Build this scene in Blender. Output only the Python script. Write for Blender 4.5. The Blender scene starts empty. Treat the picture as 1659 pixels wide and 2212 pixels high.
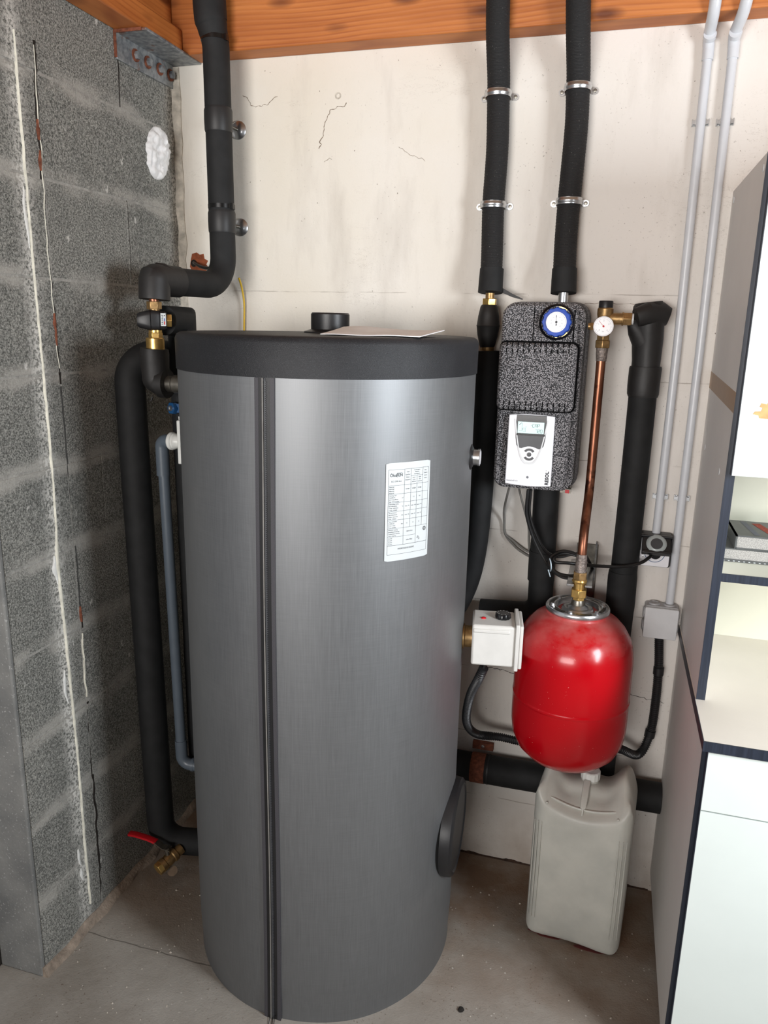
import bpy, math, random
from mathutils import Vector, Matrix, noise as mnoise
PI = math.pi
sc = bpy.context.scene
COL = sc.collection

# ------------------------------------------------------------------ camera
CAM = Vector((1.190, -1.999, 1.555))
yaw, pitch, roll = math.radians(16.1), math.radians(13.934), math.radians(1.249)
fwd = Vector((-math.sin(yaw) * math.cos(pitch), math.cos(yaw) * math.cos(pitch), -math.sin(pitch)))
rgt = Vector((math.cos(yaw), math.sin(yaw), 0))
upv = rgt.cross(fwd)
r2 = rgt * math.cos(roll) + upv * math.sin(roll)
u2 = -rgt * math.sin(roll) + upv * math.cos(roll)
cd = bpy.data.cameras.new('camera')
cam = bpy.data.objects.new('camera', cd)
COL.objects.link(cam)
cam.matrix_world = Matrix(((r2.x, u2.x, -fwd.x, CAM.x), (r2.y, u2.y, -fwd.y, CAM.y),
                           (r2.z, u2.z, -fwd.z, CAM.z), (0, 0, 0, 1)))
cd.sensor_fit = 'HORIZONTAL'
cd.sensor_width = 36.0
cd.lens = 36.0 * 1648 / 1659
cd.clip_start = 0.02
sc.camera = cam

# ------------------------------------------------------------------ world and lights
w = bpy.data.worlds.new('world')
sc.world = w
w.use_nodes = True
w.node_tree.nodes['Background'].inputs[0].default_value = (0.80, 0.88, 1.0, 1)
w.node_tree.nodes['Background'].inputs[1].default_value = 0.16


def area(name, loc, target, sx, sy, power, col, spread=180):
    l = bpy.data.lights.new(name, 'AREA')
    l.shape = 'RECTANGLE'
    l.size, l.size_y = sx, sy
    l.energy = power
    l.color = col
    l.spread = math.radians(spread)
    o = bpy.data.objects.new(name, l)
    COL.objects.link(o)
    o.location = loc
    o.rotation_euler = (Vector(target) - Vector(loc)).to_track_quat('-Z', 'Y').to_euler()
    return o


area('garage_door_daylight', (0.35, -4.6, 1.50), (0.75, 0, 2.25), 2.0, 1.0, 30, (1.0, 0.965, 0.935), 84)  # unseen source; cone narrowed and tilted up to leave lower wall and floor dimmer
area('side_window_daylight', (2.55, -1.34, 1.45), (0.5, -0.55, 0.8), 0.55, 0.8, 50, (0.91, 0.955, 1.0))

sc.view_settings.view_transform = 'Standard'
sc.view_settings.look = 'None'
sc.view_settings.gamma = 1.0
sc.view_settings.use_curve_mapping = False
sc.view_settings.exposure = 0.2


# ------------------------------------------------------------------ materials
def lin(c):
    return tuple(((x / 255) / 12.92 if x <= 10 else ((x / 255 + 0.055) / 1.055) ** 2.4) for x in c)


class NT:
    def __init__(s, name):
        s.m = bpy.data.materials.new(name)
        s.m.use_nodes = True
        s.t = s.m.node_tree
        s.b = s.t.nodes['Principled BSDF']
        s.pos = s.n('ShaderNodeNewGeometry').outputs['Position']

    def n(s, t, **kw):
        x = s.t.nodes.new(t)
        for k, v in kw.items():
            setattr(x, k, v)
        return x

    def l(s, a, b):
        s.t.links.new(a, b)

    def sock(s, inp, v):
        if isinstance(v, (int, float)):
            inp.default_value = v
        elif isinstance(v, tuple):
            inp.default_value = v if len(v) == 4 or inp.type == 'VECTOR' else (*v, 1)
        else:
            s.l(v, inp)

    def vec(s, scale, off=(0, 0, 0)):
        m = s.n('ShaderNodeMapping')
        s.l(s.pos, m.inputs[0])
        m.inputs['Scale'].default_value = scale if isinstance(scale, tuple) else (scale,) * 3
        m.inputs['Location'].default_value = off
        return m.outputs[0]

    def noise(s, scale, detail=3, rough=0.55, off=(0, 0, 0), dist=0):
        x = s.n('ShaderNodeTexNoise')
        s.l(s.vec(scale, off), x.inputs['Vector'])
        x.inputs['Scale'].default_value = 1
        x.inputs['Detail'].default_value = detail
        x.inputs['Roughness'].default_value = rough
        x.inputs['Distortion'].default_value = dist
        return x.outputs['Fac']

    def voro(s, scale, out='Distance', feature='F1', off=(0, 0, 0)):
        x = s.n('ShaderNodeTexVoronoi', feature=feature)
        s.l(s.vec(scale, off), x.inputs['Vector'])
        x.inputs['Scale'].default_value = 1
        return x.outputs[out]

    def math(s, op, a, b=0.5, c=None):
        x = s.n('ShaderNodeMath', operation=op)
        s.sock(x.inputs[0], a)
        s.sock(x.inputs[1], b)
        if c is not None:
            s.sock(x.inputs[2], c)
        return x.outputs[0]

    def ramp(s, f, a, b, lo=0.0, hi=1.0):
        x = s.n('ShaderNodeMapRange')
        s.sock(x.inputs[0], f)
        for i, v in enumerate((a, b, lo, hi)):
            x.inputs[i + 1].default_value = v
        return x.outputs[0]

    def mix(s, f, a, b, mode='MIX'):
        x = s.n('ShaderNodeMix', data_type='RGBA', blend_type=mode)
        s.sock(x.inputs[0], f)
        s.sock(x.inputs[6], a)
        s.sock(x.inputs[7], b)
        return x.outputs[2]

    def xyz(s, i):
        x = s.n('ShaderNodeSeparateXYZ')
        s.l(s.pos, x.inputs[0])
        return x.outputs[i]

    def bump(s, h, strength=0.4, dist=0.002):
        x = s.n('ShaderNodeBump')
        x.inputs['Strength'].default_value = strength
        x.inputs['Distance'].default_value = dist
        s.l(h, x.inputs['Height'])
        s.l(x.outputs[0], s.b.inputs['Normal'])

    def set(s, **kw):
        names = dict(col='Base Color', rough='Roughness', metal='Metallic', spec='Specular IOR Level', coat='Coat Weight',
                     coatr='Coat Roughness', sss='Subsurface Weight', trans='Transmission Weight', aniso='Anisotropic')
        for k, v in kw.items():
            s.sock(s.b.inputs[names[k]], v)
        return s.m


def simple(name, c, rough=0.5, metal=0.0, var=0.12, vs=30, bump=0.0, bs=200, bd=0.001, **kw):
    """plain procedural material: colour with a soft mottling, optional fine relief"""
    t = NT(name)
    a = lin(c)
    f = t.noise(vs, 4)
    col = t.mix(t.ramp(f, 0.3, 0.7), tuple(x * (1 - var) for x in a), tuple(min(1, x * (1 + var)) for x in a))
    t.set(col=col, rough=rough, metal=metal, **kw)
    if bump:
        t.bump(t.noise(bs, 2), bump, bd)
    return t.m


M = {}


def build_materials():
    # raw hollow-block concrete
    t = NT('concrete_block')
    big = t.noise(4.5, 4, 0.6)
    gr = t.noise(250, 4, 0.72)
    pore = t.voro(210)
    base = t.mix(t.ramp(big, 0.3, 0.7), lin((150, 151, 146)), lin((180, 179, 172)))
    fine = t.noise(420, 3, 0.7, off=(5, 2, 8))
    mx = t.math('ADD', t.math('MULTIPLY', gr, 0.65), t.math('MULTIPLY', fine, 0.35))
    c = t.mix(t.ramp(mx, 0.56, 0.42, 0, 0.9), base, lin((72, 73, 70)))
    c = t.mix(t.ramp(mx, 0.54, 0.66, 0, 0.75), c, lin((206, 204, 196)))
    # mortar smeared over the joints (joint module 0.204 m)
    zz = t.math('ADD', t.xyz(2), t.math('MULTIPLY', t.math('SUBTRACT', t.noise(9, 3), 0.5), 0.05))
    d = t.math('ABSOLUTE', t.math('SUBTRACT', t.math('MODULO', t.math('ADD', zz, 0.102), 0.204), 0.102))
    sm = t.math('MULTIPLY', t.ramp(d, 0.030, 0.012), t.ramp(t.noise(7, 4, 0.6, off=(3, 1, 0)), 0.38, 0.55))
    c = t.mix(t.math('MULTIPLY', sm, 0.75), c, lin((174, 171, 164)))
    # white paint dust along the old bead and by the corner
    y = t.xyz(1)
    dust = t.math('MULTIPLY', t.ramp(t.math('ABSOLUTE', t.math('ADD', y, 0.597)), 0.036, 0.004), t.ramp(t.noise(130, 4, 0.65), 0.44, 0.54))
    dust = t.math('MULTIPLY', dust, t.ramp(t.noise((0, 0, 6), 2), 0.25, 0.5))
    cor = t.math('MULTIPLY', t.ramp(y, -0.075, 0.0), t.ramp(t.noise(130, 4, 0.65), 0.46, 0.56))
    cor = t.math('MULTIPLY', cor, t.ramp(t.noise(7, 2, off=(2, 2, 2)), 0.36, 0.54))
    spot = t.math('MULTIPLY', t.ramp(t.voro((10, 16, 7)), 0.10, 0.07), t.ramp(t.noise(70, 3), 0.48, 0.56))
    c = t.mix(t.math('MAXIMUM', t.math('MAXIMUM', dust, cor), t.math('MULTIPLY', spot, 0.8)), c, lin((222, 220, 214)))
    t.set(col=c, rough=0.95, spec=0.2)
    h = t.math('ADD', t.math('MULTIPLY', mx, 1.6), t.math('MULTIPLY', t.math('MINIMUM', pore, 0.6), 0.6))
    h = t.math('MULTIPLY', h, t.math('SUBTRACT', 1.0, t.math('MULTIPLY', sm, 0.6)))
    t.bump(h, 0.8, 0.004)
    M['block'] = t.m
    M['mortar'] = simple('mortar', (160, 158, 152), 0.95, var=0.25, vs=60, bump=0.9, bs=220, bd=0.003)
    M['plaster_fillet'] = simple('plaster_fillet', (196, 190, 178), 0.95, var=0.3, vs=45, bump=0.8, bs=150, bd=0.003)
    M['foot_mortar'] = simple('foot_mortar', (150, 136, 122), 0.95, var=0.3, vs=40, bump=0.8, bs=120, bd=0.003)
    # smooth grey cement render of the reveal
    t = NT('cement_render')
    c = t.mix(t.ramp(t.noise(9, 5), 0.35, 0.65), lin((108, 109, 108)), lin((132, 132, 129)))
    c = t.mix(t.ramp(t.noise(170, 2), 0.62, 0.72), c, lin((168, 168, 166)))
    t.set(col=c, rough=0.9)
    t.bump(t.noise(160, 3), 0.4, 0.002)
    M['render'] = t.m
    # old white paint on the back wall
    t = NT('old_white_paint')
    base = t.mix(t.ramp(t.noise(2.2, 4), 0.35, 0.65), lin((222, 216, 203)), lin((228, 224, 216)))
    rightness = t.ramp(t.xyz(0), 0.5, 1.2)
    base = t.mix(t.math('MULTIPLY', rightness, 0.7), base, lin((219, 214, 210)))
    base = t.mix(t.math('MULTIPLY', t.ramp(t.noise((9, 9, 2.5), 5, 0.6, off=(4, 0, 1)), 0.52, 0.72), 0.35), base, lin((176, 168, 158)))
    # grey speckles, more to the right
    sp = t.math('MULTIPLY', t.ramp(t.noise(150, 3, 0.6), 0.63, 0.72), t.ramp(t.noise(6, 3, off=(1, 5, 2)), 0.42, 0.62))
    base = t.mix(t.math('MULTIPLY', sp, t.math('ADD', 0.3, t.math('MULTIPLY', rightness, 0.5))), base, lin((120, 110, 102)))
    fl = t.math('ADD', t.voro((70, 70, 45)), t.math('MULTIPLY', t.noise(240, 3, off=(1, 1, 4)), 0.5))
    fl = t.math('MULTIPLY', t.ramp(fl, 0.32, 0.27), t.ramp(t.noise(14, 2, off=(7, 7, 7)), 0.52, 0.60))
    base = t.mix(t.math('MULTIPLY', fl, 0.85), base, lin((84, 66, 52)))
    # hairline crazing
    ln = t.math('ABSOLUTE', t.math('SUBTRACT', t.noise((9, 9, 30), 5, 0.7, off=(0, 0, 9)), 0.5))
    cr = t.math('MULTIPLY', t.ramp(ln, 0.006, 0.002), t.ramp(t.noise(3.2, 2, off=(9, 4, 4)), 0.54, 0.62))
    base = t.mix(t.math('MULTIPLY', cr, 0.22), base, lin((120, 104, 90)))
    # faint courses of the painted masonry below
    zz = t.math('ADD', t.xyz(2), t.math('MULTIPLY', t.math('SUBTRACT', t.noise(12, 3), 0.5), 0.008))
    d = t.math('ABSOLUTE', t.math('SUBTRACT', t.math('MODULO', t.math('ADD', zz, 0.10), 0.204), 0.10))
    cs = t.math('MULTIPLY', t.ramp(d, 0.0018, 0.0006), t.ramp(t.noise((6, 6, 3), 3, off=(2, 8, 1)), 0.5, 0.58))
    cs = t.math('MULTIPLY', cs, t.ramp(t.xyz(2), 1.75, 1.6))
    base = t.mix(t.math('MULTIPLY', cs, 0.5), base, lin((96, 80, 64)))
    # damp dirt low on the wall
    low = t.math('MULTIPLY', t.ramp(t.xyz(2), 0.30, 0.0), t.ramp(t.noise(8, 4), 0.3, 0.7))
    base = t.mix(t.math('MULTIPLY', low, 0.55), base, lin((150, 128, 108)))
    t.set(col=base, rough=0.72, spec=0.3)
    t.bump(t.math('ADD', t.noise(45, 4), t.math('MULTIPLY', t.noise(160, 3), 0.5)), 0.25, 0.003)
    M['wall'] = t.m
    # concrete floor
    t = NT('concrete_floor')
    c = t.mix(t.ramp(t.noise(3.5, 5, 0.6), 0.3, 0.7), lin((138, 131, 121)), lin((170, 165, 157)))
    rust = t.math('MULTIPLY', t.ramp(t.xyz(1), -0.62, -0.25), t.ramp(t.noise(5, 4, off=(3, 3, 3)), 0.3, 0.6))  # brown floor stain, also painting in the darker shade towards the wall
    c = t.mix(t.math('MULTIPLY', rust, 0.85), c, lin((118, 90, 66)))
    sp = t.math('MULTIPLY', t.ramp(t.noise(130, 3, 0.7), 0.60, 0.70), t.ramp(t.noise(6, 3, off=(5, 1, 0)), 0.45, 0.6))
    c = t.mix(t.math('MULTIPLY', sp, 0.7), c, lin((84, 58, 38)))
    c = t.mix(t.math('MULTIPLY', t.ramp(t.noise(110, 3, off=(2, 2, 9)), 0.66, 0.74), 0.5), c, lin((160, 152, 142)))
    c = t.mix(t.math('MULTIPLY', t.ramp(t.voro((45, 45, 45)), 0.12, 0.08), t.ramp(t.noise(9, 2), 0.5, 0.6)), c, lin((190, 184, 176)))
    j = t.math('ABSOLUTE', t.math('ADD', t.math('ADD', t.xyz(1), 0.612), t.math('MULTIPLY', t.math('SUBTRACT', t.noise(20, 3), 0.5), 0.012)))
    jm = t.math('MULTIPLY', t.ramp(j, 0.0022, 0.0008), t.ramp(t.xyz(0), 0.46, 0.40))
    c = t.mix(t.math('MULTIPLY', jm, 0.6), c, lin((52, 44, 38)))
    t.set(col=c, rough=0.85, spec=0.3)
    t.bump(t.math('ADD', t.noise(30, 5), t.math('MULTIPLY', t.noise(220, 2), 0.35)), 0.5, 0.004)
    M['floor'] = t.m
    # stained softwood
    for nm, sc_, alt in (('wood_x', (2.2, 34, 34), 0), ('wood_y', (34, 2.2, 34), 1)):
        t = NT(nm)
        wv = t.n('ShaderNodeTexWave', wave_type='BANDS', bands_direction='Z')
        t.l(t.vec((0.32, 1, 1) if not alt else (1, 0.32, 1)), wv.inputs['Vector'])
        wv.inputs['Scale'].default_value = 30
        wv.inputs['Distortion'].default_value = 17.0
        wv.inputs['Detail'].default_value = 2.0
        wv.inputs['Detail Scale'].default_value = 0.13
        ring = wv.outputs['Fac']
        fine = t.noise(sc_, 4, 0.6)
        c = t.mix(t.ramp(fine, 0.3, 0.7), lin((172, 98, 44)), lin((200, 124, 62)))
        c = t.mix(t.math('MULTIPLY', t.ramp(ring, 0.62, 1.0, 0, 0.6), t.ramp(t.noise(5, 3, off=(6, 6, 1)), 0.3, 0.65)), c, lin((146, 72, 28)))
        kx = t.voro((5.0, 5, 14) if not alt else (5, 5.0, 14))
        c = t.mix(t.ramp(kx, 0.26, 0.12), c, lin((104, 50, 18)))
        c = t.mix(t.ramp(t.noise(4, 3), 0.55, 0.75, 0, 0.35), c, lin((168, 96, 46)))
        t.set(col=c, rough=0.55)
        t.bump(t.math('ADD', fine, ring), 0.12, 0.002)
        M[nm] = t.m
    # tank jacket: grey foil with a fine woven grain
    t = NT('grey_foil_jacket')
    v = t.noise((520, 520, 14), 2)
    hz = t.math('MULTIPLY_ADD', t.noise((16, 16, 520), 2), 0.5, 0.25)
    c = t.mix(t.ramp(t.math('ADD', v, hz), 0.7, 1.3), lin((120, 122, 124)), lin((132, 134, 136)))
    c = t.mix(t.math('MULTIPLY', t.ramp(t.noise(3.5, 4, off=(2, 0, 0)), 0.55, 0.75), 0.12), c, lin((176, 174, 170)))
    t.set(col=c, rough=t.ramp(t.math('ADD', v, hz), 0.7, 1.3, 0.47, 0.53), metal=0.68)
    t.bump(t.math('ADD', v, hz), 0.05, 0.0005)
    M['jacket'] = t.m
    t = NT('black_grained_plastic')
    g = t.noise(700, 2)
    c = t.mix(t.ramp(t.noise(7, 3), 0.45, 0.75), lin((34, 35, 38)), lin((48, 49, 52)))
    c = t.mix(t.ramp(t.noise(900, 1, off=(3, 3, 3)), 0.58, 0.7, 0, 0.25), c, lin((100, 102, 106)))
    t.set(col=c, rough=0.5, spec=0.32)
    t.bump(g, 0.5, 0.0012)
    M['lid'] = t.m
    M['black_plastic'] = simple('black_plastic', (30, 30, 32), 0.42, bump=0.12, bs=300)
    M['black_gloss'] = simple('black_gloss_plastic', (18, 18, 20), 0.18)
    M['dark_grey'] = simple('dark_grey_plastic', (66, 67, 70), 0.45)
    t = NT('black_foam_rubber')
    c = t.mix(t.ramp(t.noise(24, 4), 0.35, 0.7), lin((24, 25, 26)), lin((33, 34, 35)))
    c = t.mix(t.math('MULTIPLY', t.ramp(t.noise(9, 4, off=(4, 4, 4)), 0.66, 0.76), 0.35), c, lin((84, 82, 78)))
    t.set(col=c, rough=0.72, spec=0.35)
    t.bump(t.noise(260, 2), 0.2, 0.0008)
    M['foam'] = t.m
    M['foam_wrap'] = simple('black_rubber_wrap', (29, 28, 28), 0.55, var=0.25, vs=14, bump=0.25, bs=40, bd=0.003)
    t = NT('black_braided_sleeve')
    wv = t.n('ShaderNodeTexWave', wave_type='BANDS', bands_direction='Z')
    t.l(t.vec(1.0), wv.inputs['Vector'])
    wv.inputs['Scale'].default_value = 130
    wv.inputs['Distortion'].default_value = 1.2
    fl = t.ramp(t.noise((500, 500, 170), 2), 0.70, 0.76)
    c = t.mix(fl, lin((29, 29, 30)), lin((128, 126, 122)))
    t.set(col=c, rough=0.75)
    t.bump(t.math('ADD', wv.outputs['Fac'], t.noise(400, 1)), 0.6, 0.0015)
    M['braid'] = t.m
    M['tape'] = simple('black_tape', (31, 31, 32), 0.5, var=0.1, vs=60)
    M['tie'] = simple('black_cable_tie', (14, 14, 15), 0.25)
    M['brass'] = simple('brass', (208, 172, 104), 0.32, 0.85, var=0.2, vs=60, bump=0.15, bs=120)
    M['brass_dull'] = simple('dull_brass', (160, 130, 88), 0.42, 0.8, var=0.35, vs=70, bump=0.3, bs=160)
    t = NT('aged_copper')
    c = t.mix(t.ramp(t.noise((30, 30, 9), 4), 0.35, 0.65), lin((118, 74, 56)), lin((172, 116, 90)))
    c = t.mix(t.ramp(t.noise(22, 4, off=(1, 1, 1)), 0.56, 0.66), c, lin((70, 40, 32)))
    t.set(col=c, rough=0.36, metal=0.85)
    M['copper'] = t.m
    M['solder'] = simple('solder_flux', (138, 128, 122), 0.55, 0.5, var=0.5, vs=160, bump=0.9, bs=180, bd=0.002)
    M['zinc'] = simple('zinc_plated_steel', (198, 200, 202), 0.28, 0.95, var=0.12, vs=50)
    t = NT('galvanised_steel')
    c = t.mix(t.ramp(t.noise(60, 4), 0.35, 0.65), lin((112, 118, 124)), lin((166, 170, 172)))
    c = t.mix(t.ramp(t.noise(26, 5, off=(3, 0, 6)), 0.60, 0.70), c, lin((128, 84, 62)))
    t.set(col=c, rough=0.5, metal=0.5)
    t.bump(t.noise(90, 3), 0.25, 0.002)
    M['galv'] = t.m
    M['rust'] = simple('rusty_steel', (124, 72, 52), 0.85, 0.2, var=0.4, vs=110, bump=0.6, bs=200, bd=0.002)
    t = NT('red_gloss_paint')
    dust = t.math('MULTIPLY', t.ramp(t.xyz(2), 0.80, 0.88), t.ramp(t.noise((14, 14, 22), 5, 0.6), 0.34, 0.62))
    c = t.mix(t.math('MULTIPLY', dust, 0.45), lin((178, 2, 16)), lin((190, 130, 124)))
    c = t.mix(t.ramp(t.noise(260, 2), 0.74, 0.78), c, lin((220, 150, 140)))
    t.set(col=c, rough=t.ramp(dust, 0, 1, 0.22, 0.6), coat=0.12, coatr=0.06, spec=0.4)
    M['red'] = t.m
    M['red_plastic'] = simple('red_plastic', (196, 22, 34), 0.35)
    M['white_plastic'] = simple('white_plastic', (212, 211, 207), 0.4, var=0.04)
    M['controller_white'] = simple('controller_white', (232, 232, 236), 0.35, var=0.03)
    M['white_lip'] = simple('pale_grey_plastic', (204, 206, 208), 0.35, var=0.03)
    t = NT('milky_polyethylene')
    c = t.mix(t.ramp(t.noise(10, 4), 0.35, 0.65), lin((190, 191, 184)), lin((206, 206, 198)))
    t.set(col=c, rough=0.42, sss=0.35)
    t.b.inputs['Subsurface Radius'].default_value = (0.03, 0.03, 0.028)
    t.bump(t.noise(60, 3), 0.12, 0.002)
    M['jug'] = t.m
    M['conduit'] = simple('grey_pvc_conduit', (204, 207, 212), 0.32, var=0.03)
    M['jbox'] = simple('grey_junction_plastic', (204, 206, 208), 0.42, var=0.04, bump=0.1, bs=400)
    M['jbox_soft'] = simple('grey_soft_grommet', (172, 172, 174), 0.5, var=0.06)
    M['pvc_drain'] = simple('grey_drain_pvc', (88, 98, 108), 0.35, var=0.06)
    M['white_drain'] = simple('white_drain_plastic', (224, 226, 222), 0.35, var=0.06)
    t = NT('pebbled_black_shell')
    vv = t.voro(340)
    c = t.mix(t.ramp(vv, 0.24, 0.58), lin((178, 175, 178)), lin((44, 44, 47)))  # pale pebble tips carry painted-in glints of the grained casing
    t.set(col=c, rough=t.ramp(vv, 0.1, 0.6, 0.30, 0.6), spec=0.7)
    t.bump(t.math('SUBTRACT', 1.0, vv), 1.0, 0.003)
    M['shell'] = t.m
    M['shell_side'] = simple('speckled_back_shell', (96, 96, 98), 0.6, var=0.6, vs=260, bump=0.6, bs=320, bd=0.002)
    M['blue'] = simple('blue_plastic', (4, 62, 160), 0.4, var=0.08, spec=0.25)
    M['blue_dark'] = simple('dark_blue_plastic', (26, 74, 120), 0.4, var=0.1)
    M['dial'] = simple('white_dial', (236, 236, 240), 0.3, var=0.02)
    M['slot'] = simple('dark_slot', (10, 10, 11), 0.95, spec=0.1)  # near-black colour paints in the shade of slots, seams and gaps
    M['ink'] = simple('black_print', (40, 42, 48), 0.6)
    M['ink_grey'] = simple('grey_print', (110, 112, 120), 0.6)
    M['ink_red'] = simple('red_print', (196, 40, 50), 0.6)
    M['ink_blue'] = simple('blue_print', (40, 80, 170), 0.6)
    M['label'] = simple('label_paper', (205, 211, 213), 0.35, var=0.02)
    M['paper'] = simple('paper_sheet', (244, 244, 244), 0.6, var=0.06, vs=20)
    t = NT('lit_display')
    t.set(col=lin((170, 204, 200)), rough=0.3)
    t.b.inputs['Emission Color'].default_value = (*lin((196, 228, 224)), 1)
    t.b.inputs['Emission Strength'].default_value = 0.38
    M['lcd'] = t.m
    M['cable'] = simple('black_cable', (22, 22, 23), 0.35)
    M['cable_grey'] = simple('grey_cable', (128, 126, 122), 0.45)
    M['cable_yellow'] = simple('yellow_cable', (214, 176, 44), 0.45)
    M['zip_white'] = simple('white_cable_tie', (196, 214, 226), 0.4)
    M['panel'] = simple('greige_laminate', (224, 221, 217), 0.5, var=0.03, vs=6)
    M['front'] = simple('white_laminate', (222, 230, 226), 0.4, var=0.02, vs=8)
    M['cream'] = simple('cream_laminate', (224, 224, 208), 0.5, var=0.02, vs=8)
    M['top'] = simple('worktop_laminate', (228, 222, 212), 0.42, var=0.03, vs=7)
    t = NT('navy_edge_band')
    c = t.mix(t.ramp(t.noise((260, 260, 8), 2), 0.35, 0.65), lin((33, 39, 51)), lin((43, 50, 64)))
    t.set(col=c, rough=0.4)
    M['edge'] = t.m
    M['brown_tape'] = simple('brown_packing_tape', (158, 126, 92), 0.4, var=0.06)
    M['tan_residue'] = simple('tan_tape_residue', (196, 158, 104), 0.6, var=0.2, vs=60)
    M['book_pages'] = simple('silver_page_edges', (160, 158, 154), 0.5, 0.3, var=0.6, vs=700)
    M['book_cover'] = simple('dark_grey_book_cover', (78, 80, 80), 0.35, var=0.2)
    M['foam_white'] = simple('white_filler', (238, 238, 238), 0.8, var=0.03, bump=0.5, bs=60, bd=0.004)
    M['sealant'] = simple('old_sealant', (222, 219, 204), 0.7, var=0.2, vs=40, bump=0.5, bs=90, bd=0.002)
    M['crack'] = simple('dark_joint', (34, 28, 24), 0.95, var=0.4, vs=60)
    M['paint_crack'] = simple('paint_crack', (128, 112, 96), 0.9, var=0.3, vs=90)
    M['foot_crack'] = simple('foot_crack', (62, 44, 34), 0.95, var=0.5, vs=90)
    M['joint_old'] = simple('grey_joint_line', (74, 74, 72), 0.95, var=0.3, vs=60)
    M['white_paint'] = simple('white_paint_smear', (226, 226, 222), 0.85, var=0.08, vs=80)
    M['terracotta'] = simple('bare_terracotta', (140, 74, 44), 0.9, var=0.3, vs=70, bump=0.6)
    M['woven'] = None
    t = NT('woven_zip_tape')
    ck = t.n('ShaderNodeTexChecker')
    t.l(t.vec(1.0), ck.inputs['Vector'])
    ck.inputs['Scale'].default_value = 900
    c = t.mix(ck.outputs['Fac'], lin((22, 22, 24)), lin((88, 86, 92)))
    t.set(col=c, rough=0.6)
    M['woven'] = t.m
    M['clear'] = simple('clear_lens', (196, 204, 204), 0.15, var=0.05, trans=0.3)
    M['debris'] = simple('pale_chip', (196, 188, 176), 0.9, var=0.2, vs=200)
    M['red_crumb'] = simple('red_crumb', (176, 84, 66), 0.9, var=0.3, vs=200)
    M['dark_crumb'] = simple('dark_crumb', (38, 34, 32), 0.9, var=0.3, vs=200)
    M['pink'] = simple('pink_residue', (110, 58, 56), 0.4, var=0.2)
    M['ceiling'] = simple('ceiling_boards', (150, 112, 76), 0.8, var=0.15, vs=8)
    M['wall_plain'] = simple('plain_grey_wall', (150, 148, 142), 0.9, var=0.06, vs=5)
    M['door_white'] = simple('door_frame_white', (206, 210, 214), 0.5, var=0.04)
    M['steel_dark'] = simple('tarnished_steel', (128, 124, 116), 0.35, 0.9, var=0.25, vs=60)


build_materials()


# ------------------------------------------------------------------ mesh helpers
def frame(axis):
    a = Vector(axis).normalized()
    h = Vector((0, 0, 1)) if abs(a.z) < 0.9 else Vector((1, 0, 0))
    x = h.cross(a).normalized()
    return x, a.cross(x), a


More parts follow.
